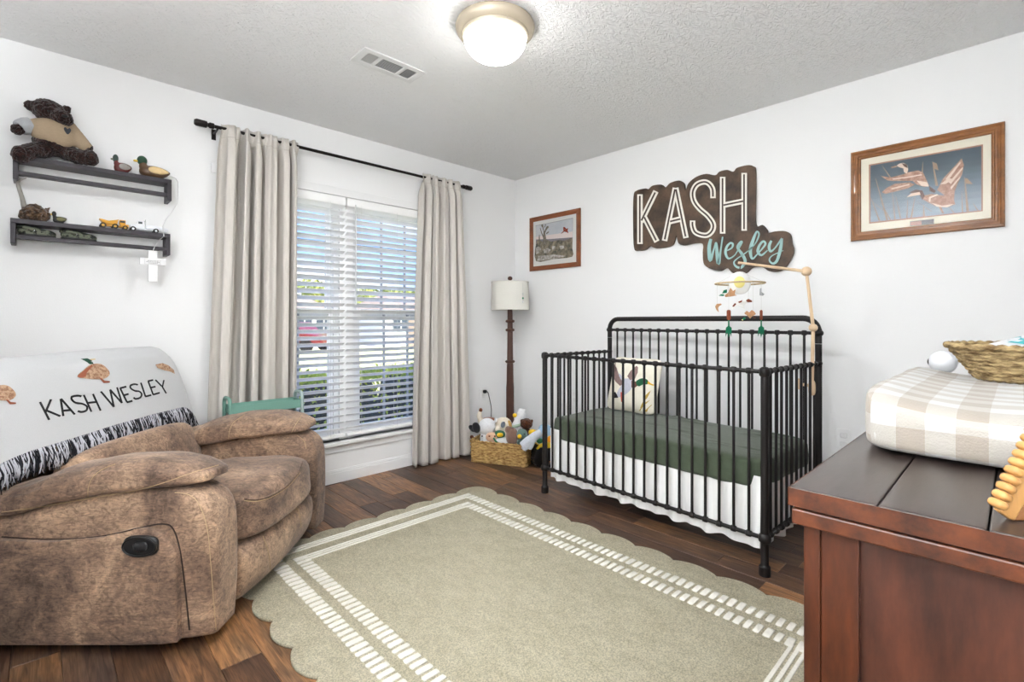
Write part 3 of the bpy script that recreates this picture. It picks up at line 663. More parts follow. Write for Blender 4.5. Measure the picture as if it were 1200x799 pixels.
for r_ in ((255, 645, 205, 510, 5), (300, 640, 232, 395, 6), (318, 638, 265, 540, 4), (345, 636, 330, 480, 4), (378, 630, 350, 500, 4), (415, 628, 420, 520, 4), (440, 626, 462, 505, 5), (515, 618, 512, 550, 6), (590, 440, 565, 300, 8), (770, 590, 752, 390, 8), (690, 600, 660, 560, 4), (740, 596, 735, 470, 4), (505, 360, 508, 300, 3), (318, 390, 270, 322, 4), (830, 585, 800, 540, 4), (625, 600, 600, 560, 5), (560, 590, 470, 530, 3), (300, 600, 210, 530, 3)): polys.append((reed(*r_), 2, 3))
polys += [([(752, 400), (766, 395), (800, 430), (760, 428)], 2, 3), ([(565, 300), (590, 310), (600, 350), (575, 340)], 2, 3),
 # upper duck
 ([(262, 382), (320, 392), (395, 372), (420, 362), (480, 350), (510, 362), (545, 440), (520, 447), (470, 432), (450, 412), (330, 412), (300, 408)], 3, 4),
 ([(268, 478), (300, 450), (345, 428), (430, 420), (462, 432), (420, 455), (340, 475), (290, 487)], 3, 4),
 ([(355, 322), (372, 310), (395, 306), (417, 318), (423, 345), (415, 370), (398, 360), (394, 338), (370, 332)], 4, 5), ([(322, 330), (352, 322), (358, 330), (326, 337)], 3, 6), ([(385, 308), (415, 316), (420, 338), (398, 326)], 5, 6), ([(470, 408), (535, 420), (542, 445), (500, 440)], 4, 5),
 ([(330, 398), (430, 385), (500, 372), (505, 378), (430, 392), (335, 404)], 4, 5), ([(320, 455), (430, 428), (432, 434), (330, 462)], 4, 5), ([(545, 440), (585, 470), (575, 482), (548, 470)], 5, 4),
 # lower duck
 ([(592, 465), (625, 400), (690, 330), (735, 280), (748, 318), (738, 372), (715, 420), (695, 470), (690, 520), (640, 500)], 3, 4), ([(640, 400), (725, 300), (730, 306), (655, 410)], 4, 5), ([(660, 420), (740, 330), (742, 340), (672, 430)], 4, 5), ([(668, 450), (725, 385), (726, 394), (674, 462)], 4, 5), ([(610, 430), (660, 395), (690, 402), (640, 430)], 4, 5),
 ([(500, 500), (560, 488), (640, 498), (690, 520), (698, 548), (650, 566), (590, 562), (545, 540), (510, 520)], 3, 5), ([(545, 505), (590, 488), (600, 494), (555, 512), (552, 535), (542, 530)], 4, 6), ([(560, 540), (620, 556), (695, 545), (650, 566), (590, 562)], 4, 6),
 ([(430, 478), (470, 462), (505, 468), (520, 500), (505, 522), (488, 490), (455, 488)], 5, 6), ([(412, 508), (440, 484), (490, 476), (495, 492), (450, 500)], 4, 7), ([(600, 562), (615, 562), (632, 600), (622, 600)], 3, 5)]
art(t2, yc2, zc2, 'print', 980, 130, 4.995, polys, [A_bg, A_haze, A_reed, A_du, A_dl, A_dd, A_line]+[M('print dusk tone %d' % k, tuple(a+(b-a)*(k/9)**1.2 for a, b in zip((70, 84, 94), (150, 163, 177))), .7, var=.08, scale=14) for k in range(10)])
art(t2, yc2, zc2, 'caption_plate', 980, 130, 4.995, [([(433, 648), (573, 633), (572, 662), (434, 675)], 0, 1), ([(437, 652), (500, 645), (500, 668), (437, 671)], 1, 2)], [M('plate dark', (70, 66, 76), .4), M('plate rose', (176, 132, 120), .4)])
prof1 = [(0, .014), (.003, .018), (.012, .020), (.022, .019), (.036, .013), (.040, .012)]
t1, yc1, zc1 = frame('framed_print', 'small walnut framed print of a pheasant above autumn scrub, by the floor lamp', -.205, -.780, 1.572, 2.054, prof1, m_walnut, .05, m_mat2)
B_sky = M('print sky', (196, 198, 202), .8, col2=(176, 182, 190), scale=6); B_glow = M('print glow', (218, 204, 200), .8); B_bush = M('print scrub', (150, 138, 118), .8, col2=(74, 74, 66), scale=26, lo=.35, hi=.65); B_far = M('print hills', (128, 124, 132), .8, var=.1); B_tree = M('print tree', (92, 82, 74), .8, col2=(130, 122, 110), scale=50); B_ph = M('print pheasant', (132, 52, 34), .8); B_snow = M('print snow', (206, 202, 196), .8, col2=(120, 112, 102), scale=34)
sx = 7.99
polys = [([(148, 275), (497, 203), (490, 567), (152, 610)], 3, 0), ([(150, 278), (494, 208), (492, 398), (150, 425)], 0, 1), ([(150, 380), (494, 330), (492, 400), (150, 425)], 1, 2), ([(150, 405), (290, 400), (493, 385), (492, 420), (150, 440)], 3, 3),
 (catmull([(152, 440), (180, 405), (210, 425), (250, 408), (300, 425), (360, 410), (420, 415), (490, 392), (490, 480), (490, 565), (320, 588), (152, 608)], 3, True), 2, 4),
 ([(152, 480), (175, 470), (200, 490), (180, 530), (152, 540)], 6, 5), ([(220, 500), (260, 485), (290, 500), (270, 530), (225, 532)], 6, 5), ([(300, 470), (330, 465), (332, 500), (305, 505)], 6, 5), ([(370, 465), (410, 460), (415, 490), (380, 495)], 6, 5), ([(170, 560), (320, 545), (430, 560), (320, 588), (160, 606)], 6, 5),
 ([(215, 450), (222, 330), (210, 290), (218, 268), (228, 330), (250, 285), (262, 290), (238, 345), (246, 390), (250, 450)], 4, 6), ([(175, 420), (180, 360), (186, 360), (190, 420)], 4, 6), ([(222, 400), (200, 345), (188, 300), (194, 298), (208, 342), (230, 385)], 4, 5), ([(226, 330), (252, 300), (270, 292), (254, 312), (230, 345)], 4, 5), ([(216, 300), (205, 268), (210, 262), (222, 296)], 4, 5), ([(228, 290), (240, 262), (246, 264), (234, 296)], 4, 5), ([(246, 345), (266, 330), (276, 334), (250, 358)], 4, 5), ([(206, 292), (200, 272), (214, 262), (222, 280)], 2, 6), ([(250, 300), (252, 280), (270, 280), (270, 300)], 2, 6),
 ([(382, 352), (408, 325), (405, 290), (420, 288), (436, 305), (455, 298), (448, 318), (455, 348), (436, 336), (415, 332), (395, 348)], 5, 6)]
art(t1, yc1, zc1, 'print', 610, 230, sx, polys, [B_sky, B_glow, B_bush, B_far, B_tree, B_ph, B_snow])

# ------------------------------------------------------------------ recliner (local x = the way it faces, y = away from the camera)
def leather():
    m = bpy.data.materials.new('distressed brown suede'); m.use_nodes = True; n = m.node_tree.nodes; l = m.node_tree.links; b = n['Principled BSDF']
    t = n.new('ShaderNodeTexCoord')
    def nzz(sc, det, stretch=(1, 1, 1), dist=0):
        mpn = n.new('ShaderNodeMapping'); mpn.inputs['Scale'].default_value = stretch; l.new(t.outputs['Object'], mpn.inputs[0])
        x = n.new('ShaderNodeTexNoise'); x.inputs['Scale'].default_value = sc; x.inputs['Detail'].default_value = det; x.inputs['Roughness'].default_value = .68; x.inputs['Distortion'].default_value = dist; l.new(mpn.outputs[0], x.inputs['Vector']); return x.outputs[0]
    def ramp(x, st):
        r = n.new('ShaderNodeValToRGB'); e = r.color_ramp.elements; e[0].position, e[0].color = st[0][0], (*st[0][1], 1); e[1].position, e[1].color = st[-1][0], (*st[-1][1], 1)
        for p_, c_ in st[1:-1]: q = e.new(p_); q.color = (*c_, 1)
        l.new(x, r.inputs[0]); return r.outputs[0]
    base = ramp(nzz(3.2, 9, dist=.8), [(.34, lin((84, 67, 57))), (.5, lin((137, 112, 94))), (.66, lin((182, 153, 127)))])
    sp = ramp(nzz(34, 6, (1, 1, 1), 1.5), [(.33, (.52, .50, .49)), (.5, (1, 1, 1)), (.68, (1.3, 1.26, 1.2))])
    sc = ramp(nzz(70, 3, (.25, 1, 1), 2.5), [(.38, (.72, .71, .70)), (.52, (1, 1, 1)), (.66, (1.3, 1.26, 1.2))])
    prev = base
    for r in (sp, sc):
        mi = n.new('ShaderNodeMix'); mi.data_type = 'RGBA'; mi.blend_type = 'MULTIPLY'; mi.inputs[0].default_value = 1; l.new(prev, mi.inputs[6]); l.new(r, mi.inputs[7]); prev = mi.outputs[2]
    l.new(prev, b.inputs['Base Color']); b.inputs['Roughness'].default_value = .62; b.inputs['Specular IOR Level'].default_value = .3; b.inputs['Sheen Weight'].default_value = .15
    bp = n.new('ShaderNodeBump'); bp.inputs['Strength'].default_value = .25; bp.inputs['Distance'].default_value = .004; l.new(nzz(120, 4), bp.inputs['Height']); l.new(bp.outputs[0], b.inputs['Normal'])
    return m
m_lea = leather(); m_stitch = M('tan stitching', (186, 160, 122), .8); m_blk = M('black plastic', (18, 18, 19), .35, spec=.5)
m_under = M('black underside cloth', (26, 23, 22), .9)
RCX, RCZ = -1.45, 2.17
rco = Vector((CX, CY, 0))+RV*RCX+FV*RCZ; RCM = Matrix.Translation(rco) @ Matrix.Rotation(-YAW, 4, 'Z'); RCI = RCM.inverted()
rec = thing('recliner', 'bulky brown distressed suede recliner with rounded arms and tan stitching', 'armchair', rco, -YAW)
def interp(x, T):
    if x <= T[0][0]: return T[0][1]
    for (a, p), (b, q) in zip(T, T[1:]):
        if x <= b: k = (x-a)/(b-a); k = k*k*(3-2*k); return p+(q-p)*k
    return T[-1][1]
SURF = {}
def square_foot(x, y, q, hx, hy, k):
    # keep the lower half of a soft box straight-sided instead of rounding it under
    if q.z >= 0: return x, y
    a = max(abs(q.x), abs(q.y))
    if a >= abs(q.z): n2 = (abs(q.x)**k+abs(q.y)**k)**(1/k); return q.x/n2*hx, q.y/n2*hy
    px, py = q.x/abs(q.z), q.y/abs(q.z); m_ = max(abs(px), abs(py)); n2 = (abs(px)**k+abs(py)**k)**(1/k)
    return (px*m_/n2*hx, py*m_/n2*hy) if n2 > 1e-9 else (0, 0)
def cam_hit(bv, px, py, off=.002, inv=RCI):
    d = inv.to_3x3() @ ray(px, py); o_ = inv @ CV; h, nn, i, dist = bv.ray_cast(o_, d)
    if h is None: return None
    if nn.dot(d) > 0: nn = -nn
    return h+nn*off
def stitch(parent, bv, pts, n_=8, r=.0012, off=.0008, inv=RCI, name='stitching', mat=None, dash=False):
    P = [cam_hit(bv, u, v, off, inv) for u, v in catmull(pts, n_)]; P = [p for p in P if p is not None]
    if len(P) > 3: MB().tube(P, r, 5).build(name, mat or m_stitch, parent, smooth=180)
PADB = [(-.50, .435), (-.37, .447), (-.25, .465), (-.05, .512), (.12, .545), (.30, .560), (.44, .560)]   # underside of the arm pads
PADT = [(-.50, .50), (-.37, .51), (-.2, .565), (-.02, .622), (.12, .645), (.24, .648), (.34, .636), (.42, .618)]
for sd in (-1, 1):
    y0_ = sd*.425; wv = .180
    def armf(x, y, z, q):
        x, y = square_foot(x, y, q, .45, .09, 7)
        top = interp(x, PADB)-.004; zb = .022+.055*max(0, (-x-.25)/.25)**2
        zz = zb+(top-zb)*(z+.5)
        fr = max(0, (q.x-.55)/.45)
        return (x-.012*(1-q.y*q.y)*0+.012*fr*(1-q.z**2), y*(1+.03*(1-q.z*q.z)), zz)
    a = MB().soft((0, 0, 0), (.90, wv, 1.0), 7, 18, armf)
    # a rounder top at the front corner
    a.v = [(v[0], v[1]+y0_, v[2]-.03*max(0, (v[0]-.32)/.14)**2*max(0, (v[2]-.42)/.15)) for v in a.v]
    a.v = [(v[0]-.018, v[1], v[2]) for v in a.v]
    arm = a.build('arm', m_lea, rec, smooth=180); SURF['arm%d' % sd] = (arm, a.bvh())
    # outer side panel, slightly puffed, below a seam
    def panf(x, y, z, q):
        x, y = square_foot(x, y, q, .40, .026, 12)
        top = interp(x-.065, [(-.5, .392), (-.28, .388), (-.11, .383), (.064, .396), (.20, .428), (.27, .424), (.335, .375)]); zb = .040+.055*max(0, (-x-.25)/.25)**2
        zz = zb+(top-zb)*(z+.5)
        return (x, y*(1-.3*q.z*q.z), zz)
    p_ = MB().soft((0, 0, 0), (.80, .052, 1.0), 12, 16, panf); p_.v = [(v[0]-.065, v[1]+y0_+sd*.097, v[2]) for v in p_.v]
    pan = p_.build('side_panel', m_lea, rec, smooth=180); SURF['pan%d' % sd] = (pan, p_.bvh())
    def padf(x, y, z, q):
        b_, t_ = interp(x, PADB), interp(x, PADT); fr = max(0, (q.x-.5)/.5); rr = max(0, (-q.x-.6)/.4)
        zz = b_-.012+(t_-b_+.012)*(z+.5)
        bul = 1-.30*max(0, q.z)**2-.10*fr
        nzv = .006*nz3(x, y, z, 7)
        return (x, y*bul, zz+nzv-.012*fr*fr*max(0, q.z)-.012*(y*sd < 0)*abs(q.y))
    pd_ = MB().soft((0, 0, 0), (.86, .250, 1.0), 4.5, 20, padf); pd_.v = [(v[0]-.028, v[1]+y0_*.985-sd*.010, v[2]) for v in pd_.v]
    pad = pd_.build('arm_pad', m_lea, rec, smooth=180); SURF['pad%d' % sd] = (pad, pd_.bvh())
def seatf(x, y, z, q):
    cen = 1-min(1, abs(y)/.33)**2
    z2 = z
    if z > 0: z2 += .028*cen*(1 if x > -.05 else .4)+.014*q.x-.012*math.exp(-((x+.06)/.03)**2)+.006*nz3(x, y, 0, 8)
    x2 = x
    if x > 0: x2 += .03*cen*max(0, q.x)+.012*q.x*(-q.z)
    return (x2, y, z2)
a = MB().soft((.10, 0, .35), (.72, .665, .185), 5, 22, seatf); seat = a.build('seat_cushion', m_lea, rec, smooth=180); SURF['seat'] = (seat, a.bvh())
def footf(x, y, z, q):
    cen = 1-min(1, abs(y)/.34)**2
    return (x+.03*(1-q.z*q.z)*max(0, q.x)+.02*cen*max(0, q.x)+.02*q.z*max(0, q.x), y, z)
a = MB().soft((.375, 0, .155), (.09, .665, .225), 6, 14, footf); foot = a.build('footrest', m_lea, rec, smooth=180); SURF['foot'] = (foot, a.bvh())
MB().bb((-.40, -.42, 0), (.28, .42, .05)).build('base', m_under, rec, smooth=0)
# backrest: lower lumbar cushion, upper head cushion, shell
def lumf(x, y, z, q): return (x+.03*(1-q.y*q.y)*max(0, q.x)+.006*nz3(0, y, z, 9), y, z)
a = MB().soft((-.205, 0, .50), (.16, .70, .24), 4, 16, lumf, rot=RY(radians(-22))); lum = a.build('lumbar_cushion', m_lea, rec, smooth=180); SURF['lum'] = (lum, a.bvh())
def headf(x, y, z, q):
    w_ = 1-.13*max(0, (q.z-.2)/.8)**2
    return (x+.02*(1-q.y*q.y)*max(0, q.x)+.008*nz3(0, y, z, 6), y*w_, z)
a = MB().soft((-.425, -.005, .755), (.20, .93, .40), 4.5, 18, headf, rot=RY(radians(-17))); hd = a.build('head_cushion', m_lea, rec, smooth=180); SURF['head'] = (hd, a.bvh())
a = MB().soft((-.475, 0, .48), (.10, .84, .82), 6, 10, rot=RY(radians(-11))); a.build('back_shell', m_lea, rec, smooth=180)
# handle
hp = cam_hit(SURF['pan-1'][1], 166, 639, .0)
hd_ = MB(); hd_.soft(hp+Vector((0, -.002, 0)), (.116, .022, .068), 3.2, 10); ho = hd_.build('recline_handle', m_blk, rec, smooth=180, label='black recline lever cup on the side')
MB().soft(hp+Vector((.006, -.014, .002)), (.05, .012, .034), 3, 6).build('lever', M('black lever', (34, 34, 36), .25), ho, smooth=180)
MB().tube([hp+Vector((.055*cos(a)**1, -.012, .031*sin(a))) for a in [i*pi*2/24 for i in range(24)]], .003, 6, True).build('bezel', m_blk, ho, smooth=180)
# stitching
st = lambda k, pts, **kw: stitch(SURF[k][0], SURF[k][1], pts, **kw)
st('pad-1', [(2, 600), (60, 592), (120, 583), (180, 569), (225, 554), (256, 545)])
st('pad-1', [(103, 584), (104, 570), (110, 558), (122, 549), (135, 544)])
st('arm-1', [(205, 577), (222, 580), (234, 592), (243, 620), (247, 660), (250, 700), (253, 738)])
st('arm-1', [(270, 563), (276, 585), (281, 620), (283, 665), (283, 700)])
st('pad1', [(287, 486), (273, 496), (268, 512), (271, 528)]); st('pad1', [(354, 486), (345, 500), (338, 514), (333, 521)])
st('arm1', [(348, 510), (356, 516), (359, 526)])
st('seat', [(286, 584), (300, 585), (318, 580), (336, 568), (350, 552), (355, 540)], r=.004, mat=m_lea, name='piping')
st('seat', [(286, 586.5), (300, 587.5), (318, 582.5), (337, 570.5), (351.5, 554)])
st('foot', [(308, 628), (315, 650), (317, 672)]); st('foot', [(343, 592), (350, 600), (353, 618)])
# dark tube painted as the seam's shadow where side panel meets arm
def seam(key, pts, r=.0028):
    P = []
    for u, v in catmull(pts, 8):
        hs = [h for h in (cam_hit(SURF[k][1], u, v, -.0005) for k in (key, 'pan-1')) if h is not None]
        if hs: P.append(min(hs, key=lambda h: (RCM @ h-CV).length))
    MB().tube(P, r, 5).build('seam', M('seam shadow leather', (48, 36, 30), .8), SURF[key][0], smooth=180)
seam('arm-1', [(2, 629), (60, 632), (120, 628), (170, 617), (192, 614), (203, 620), (211, 645), (217, 690), (222, 738)])

# ------------------------------------------------------------------ throw blanket over the recliner back
m_knit = M('white knit throw', (208, 209, 210), .95, var=.03, scale=120, stretch=(1, 3, 3), bump=.45, bscale=240, spec=.06, sheen=.2)
bl = thing('throw_blanket', 'white knit throw with duck motifs, black lettering and black fringe over recliner back', 'blanket', rco, -YAW)
PROF = [(-.255, .668), (-.268, .72), (-.285, .79), (-.305, .86), (-.335, .93), (-.375, .972), (-.42, .985), (-.47, .965), (-.51, .91), (-.53, .80), (-.545, .68), (-.55, .60)]
PR2 = catmull(PROF, 5)
YB0, YB1 = -.60, .485
def blf(u, v):
    # v along the profile from the fringe edge over the top to the back, u along the width
    k = v*(len(PR2)-1); i = min(int(k), len(PR2)-2); f_ = k-i; x = PR2[i][0]*(1-f_)+PR2[i+1][0]*f_; z = PR2[i][1]*(1-f_)+PR2[i+1][1]*f_
    y = YB0+(YB1-YB0)*u
    fold = .006*sin(13*y+3*v)+.004*sin(29*y+1+5*v)
    far = max(0, (y-.36)/.125); near = max(0, (-y-.40)/.20)
    drop = .115*far**1.7*(.35+.65*min(1, max(0, (z-.6)/.35)))+.05*near**1.6
    z2 = z-drop+.010*sin(5*y+1)*(1-v); y2 = y-.03*far*far
    cx = x+fold*(.5 if v < .5 else -.5)-.02*near
    bulge = .03*(1-min(1, abs(y)/.45)**2) if v < .4 else .0
    edge_w = .022*(u-.5)*-1*(1-min(1, v*2.2))
    return (cx+bulge*.55, y2, z2-.0+.02*edge_w)
ba = MB().grid(blf, 60, 70); cloth = ba.build('cloth', m_knit, bl, smooth=180, solid=.006); bbv = ba.bvh()
m_thr = M('black fringe yarn', (28, 28, 34), .9); m_thw = M('white fringe yarn', (190, 190, 198), .9)
fr_ = MB(); rg = random.Random(9)
for i in range(760):
    u = (i+rg.random())/760; p = Vector(blf(u, 0)); q = Vector(blf(min(1, u+.005), .01)); ln = .078*rg.uniform(.75, 1.15); s_ = rg.uniform(-.022, .022)
    out_ = .006+rg.uniform(0, .012)
    fr_.tube([p+Vector((.002, 0, .004)), p+Vector((out_, s_*.3, -ln*.35)), p+Vector((out_*1.3, s_*.7, -ln*.7)), p+Vector((out_*1.1+rg.uniform(-.004, .006), s_+rg.uniform(-.006, .006), -ln))], [.0022, .0026, .0025, .0015], 4, mat=0 if rg.random() < .55 else 1)
fr_.build('fringe', [m_thr, m_thw], cloth, smooth=180, kind='stuff')
m_ink = M('black woven lettering', (34, 34, 36), .9)
def on_blanket(px, py, off=.0045): return cam_hit(bbv, px, py, off)
def bl_ribbon(name, pts, w, mat, sub_n=0, off=.0045):
    pts = catmull(pts, 5) if sub_n else [tuple(Vector(a).lerp(Vector(b), k/6)) for a, b in zip(pts, pts[1:]) for k in range(6)]+[pts[-1]]
    P = [on_blanket(u, v, off) for u, v in pts]
    if any(p is None for p in P): return None
    vs = []; k = len(P)
    for i in range(k):
        t_ = (P[min(i+1, k-1)]-P[max(0, i-1)]).normalized(); d = (RCI.to_3x3() @ ray(*pts[i])).normalized(); s_ = t_.cross(d).normalized()*w/2; vs += [P[i]+s_, P[i]-s_]
    return MB().add(vs, [(2*i, 2*i+2, 2*i+3, 2*i+1) for i in range(k-1)])
def T(u, v): return (u/4.4375, 400+v/4.4375)   # read off an enlarged view of the throw
BLT = [[[T(200, 317), T(248, 410)], [T(258, 302), T(230, 368)], [T(232, 360), T(308, 391)]],
       [[T(308, 300), T(322, 390)], [T(310, 300), T(382, 382)], [T(318, 362), T(362, 358)]],
       [[T(418, 288), T(395, 284), T(368, 290), T(366, 304), T(385, 320), T(420, 326), T(444, 340), T(442, 360), T(420, 368), T(398, 364)]],
       [[T(428, 280), T(468, 368)], [T(476, 275), T(516, 362)], [T(446, 322), T(496, 316)]],
       [[T(518, 262), T(586, 342)], [T(586, 342), T(566, 252)], [T(566, 252), T(628, 322)], [T(628, 322), T(602, 240)]],
       [[T(618, 245), T(654, 318)], [T(618, 245), T(652, 236)], [T(636, 282), T(664, 274)], [T(654, 318), T(684, 310)]],
       [[T(712, 228), T(692, 224), T(672, 232), T(674, 246), T(694, 258), T(718, 262), T(730, 276), T(722, 294), T(700, 300), T(688, 294)]],
       [[T(726, 216), T(750, 288)], [T(750, 288), T(782, 280)]],
       [[T(764, 208), T(790, 278)], [T(764, 208), T(792, 202)], [T(778, 242), T(804, 236)], [T(790, 278), T(826, 268)]],
       [[T(802, 202), T(836, 236)], [T(846, 202), T(838, 238)], [T(838, 238), T(858, 272)]]]
for strokes in BLT:
    a = MB()
    for s_ in strokes:
        r_ = bl_ribbon('x', s_, .0085, m_ink, len(s_) > 4)
        if r_: a.add(r_.v, r_.f)
    if a.v: a.build('lettering', m_ink, cloth, smooth=0)
m_dkb = M('woven duck brown', (140, 102, 78), .9, col2=(192, 160, 132), scale=90, lo=.4, hi=.62); m_dkl = M('woven duck rust', (150, 86, 62), .9); m_dkg = M('woven duck green', (30, 72, 56), .9); m_dkk = M('woven duck beak', (214, 186, 130), .9)
def bl_patch(poly, mat, parent, name, off):
    c = (sum(p[0] for p in poly)/len(poly), sum(p[1] for p in poly)/len(poly)); k = len(poly); vs = []
    for r_ in (.01, .5, 1):
        for p in poly:
            h = on_blanket(c[0]+(p[0]-c[0])*r_, c[1]+(p[1]-c[1])*r_, off)
            if h is None: return None
            vs.append(h)
    return MB().add(vs, [(i*k+j, i*k+(j+1) % k, (i+1)*k+(j+1) % k, (i+1)*k+j) for i in range(2) for j in range(k)]).build(name, mat, parent, smooth=180)
def duck_motif(dx, dy, head=True):
    D = lambda pts: [(p[0]+dx, p[1]+dy) for p in [T(*q) for q in pts]]
    r_ = bl_patch(catmull(D([(396, 185), (430, 150), (470, 122), (520, 120), (555, 145), (566, 172), (540, 195), (500, 198), (450, 196)]), 3, True), m_dkb, cloth, 'duck_motif', .0045)
    if r_ is None: return
    bl_patch(D([(396, 185), (425, 158), (470, 125), (478, 130), (445, 165), (440, 186), (415, 192)]), m_dkl, r_, 'wing', .0052)
    bl_patch(D([(512, 194), (522, 192), (538, 208), (566, 208), (566, 216), (534, 218)]), m_dkl, r_, 'leg', .0050)
    if head: bl_patch(D([(415, 95), (450, 92), (475, 105), (482, 120), (462, 122), (440, 108)]), m_dkg, r_, 'head', .0055); bl_patch(D([(468, 98), (494, 96), (494, 101), (470, 104)]), m_dkk, r_, 'beak', .0055)
duck_motif(0, 0); duck_motif(-110, 25, False)
r_ = bl_patch([T(803, 122), T(840, 114), T(872, 126), T(900, 150), T(905, 170), T(880, 158), T(850, 152), T(815, 140)], m_dkb, cloth, 'duck_motif', .0045)

# ------------------------------------------------------------------ green utility cart
m_cart = M('sage green metal', (118, 160, 146), .45, metal=.1)
t = thing('utility_cart', 'sage green metal utility cart behind the recliner, under the window', 'cart', (-2.275, -.228, 0))
cw2, cd2 = .185, .058
for z in (.10, .36, .60):
    a = MB(); a.bb((-cw2, -cd2, z), (cw2, cd2, z+.006)); h_ = .05
    for s_ in (-1, 1): a.bb((-cw2, s_*cd2-.002, z), (cw2, s_*cd2+.002, z+h_)); a.bb((s_*cw2-.002, -cd2, z), (s_*cw2+.002, cd2, z+h_))
    a.build('tray', m_cart, t, smooth=0)
for s_ in (-1, 1):
    pth = [(s_*(cw2+.01), -cd2, .05), (s_*(cw2+.01), -cd2, .66)]+[(s_*(cw2+.01), -cd2+.03-.03*cos(a), .66+.03*sin(a)) for a in (.4, .8, 1.2, 1.57)]
    pth += [(p[0], -p[1], p[2]) for p in reversed(pth)]
    MB().tube(pth, .010, 10).build('handle', m_cart if s_ < 0 else M('grey green metal', (158, 176, 172), .45, metal=.2), t, smooth=60)
    for s2 in (-1, 1): MB().tube([(s_*(cw2+.01)-.011, s2*cd2, .025), (s_*(cw2+.01)+.011, s2*cd2, .025)], .025, 14).build('wheel', m_blk, t, smooth=40)

# ------------------------------------------------------------------ wall shelves
m_shelf = M('dark stained shelf wood', (46, 41, 48), .45, var=.18, scale=10, stretch=(1, 8, 8))
def shelf(label, x0, x1, z):
    t = thing('wall_shelf', label, 'shelf', ((x0+x1)/2, 0, z), group='dark wall shelves'); hw = (x1-x0)/2; d = .11
    MB().bb((-hw, -d, -.022), (hw, -.0005, 0)).build('board', m_shelf, t, smooth=0, bevel=.002)
    for s_ in (-1, 1): MB().bb((s_*(hw-.018), -d-.001, -.115), (s_*hw, -.0005, -.0225)).build('end_bracket', m_shelf, t, smooth=0, bevel=.002)
    MB().bb((-hw+.018, -d+.002, -.092), (hw-.018, -d+.040, -.074)).build('hanging_rail', m_shelf, t, smooth=0, bevel=.002)
    return t
SX0, SX1 = -3.319, -2.714; SZ1, SZ2 = 1.884, 1.590
shelf('upper dark wood wall shelf holding the teddy bear and two ducks', SX0+.008, SX1+.006, SZ1)
shelf('lower dark wood wall shelf holding toy trucks and camouflage clogs', SX0, SX1, SZ2)

# ------------------------------------------------------------------ teddy bear
def fur(name, c, c2): return M(name, c, .95, col2=c2, scale=60, lo=.38, hi=.66, bump=1.0, bscale=95, spec=.05, sheen=.25, bdist=.02)
m_bear = fur('dark brown plush', (62, 36, 31), (24, 13, 12)); m_swt = M('tan knit sweater', (170, 150, 125), .95, var=.05, scale=60, bump=.5, bscale=190, stretch=(1, 1, 3)); m_gsl = M('grey knit sleeve', (170, 172, 176), .95, var=.05, scale=60, bump=.4, bscale=190)
bx0, bz0 = bw(65, 184, -.09); br_ = Vector((bx0, -.068, SZ1))
bear = thing('teddy_bear', 'dark brown plush teddy bear in a tan sweater seated on the upper shelf', 'teddy bear', br_)
def B(px, py, y=0.0): x, z = bw(px, py, br_.y+y); return Vector((x-br_.x, y, z-br_.z))
a = MB()
a.ell(B(58, 131), (.066, .062, .054), RY(.28), 8); a.ell(B(73, 138, -.045), (.042, .045, .036), RY(.3), 6)   # head, muzzle
a.ell(B(36, 124, .0), (.024, .017, .026), None, 6); a.ell(B(78, 128, .03), (.018, .016, .02), None, 6)      # ears
a.ell(B(60, 148), (.04, .04, .04)); a.ell(B(62, 168), (.072, .056, .062), None, 8)                       # neck, belly
for P_, r0, r1 in (((B(48, 176), B(36, 178, -.03), B(26, 183, -.045)), .040, .036), ((B(78, 178), B(92, 184, -.035), B(106, 187, -.045)), .040, .032)):
    for k in range(6): q = k/5; p = P_[0].lerp(P_[1], min(1, 2*q)).lerp(P_[2], max(0, 2*q-1)); a.ell(p, [r0+(r1-r0)*q]*3, None, 5)
a.ell(B(24, 181, -.052), (.034, .030, .042)); a.ell(B(106, 185, -.055), (.030, .028, .040))
for P_ in ((B(46, 146), B(30, 148, -.02), B(20, 152, -.035)), (B(82, 152), B(94, 164, -.02), B(102, 173, -.03))):
    for k in range(6): q = k/5; p = P_[0].lerp(P_[1], min(1, 2*q)).lerp(P_[2], max(0, 2*q-1)); a.ell(p, [.024]*3, None, 5)
zmn = .004
a.v = [(v[0], min(v[1], .064), max(v[2], zmn) if abs(v[1]) < .047 else v[2]) for v in a.v]
body = a.build('body', m_bear, bear, fuse=.0055)
tx = bpy.data.textures.new('fur clumps', 'CLOUDS'); tx.noise_scale = .012
dm = body.modifiers.new('fur', 'DISPLACE'); dm.texture = tx; dm.strength = .012; dm.mid_level = .5
a = MB(); a.soft(B(64, 158, -.004), (.168, .134, .128), 2.6, 10, None, RY(.22))
for P_, r0, r1 in (((B(47, 147), B(38, 148, -.012)), .034, .032), ((B(80, 150), B(91, 162, -.02), B(100, 172, -.028)), .036, .029)):
    n_ = 6
    for k in range(n_):
        q = k/(n_-1); p = P_[0].lerp(P_[1], q) if len(P_) == 2 else P_[0].lerp(P_[1], min(1, 2*q)).lerp(P_[2], max(0, 2*q-1)); a.ell(p, [r0+(r1-r0)*q]*3, None, 5)
sw = a.build('sweater', m_swt, bear, fuse=.0055)
a = MB(); a.tube([B(36, 147, -.016), B(30, 147.5, -.02), B(25, 149, -.027), B(22.5, 150, -.03)], [.036, .037, .035, .030], 14); a.build('sleeve', m_gsl, bear, smooth=60, label='grey knit sleeve on the bear')
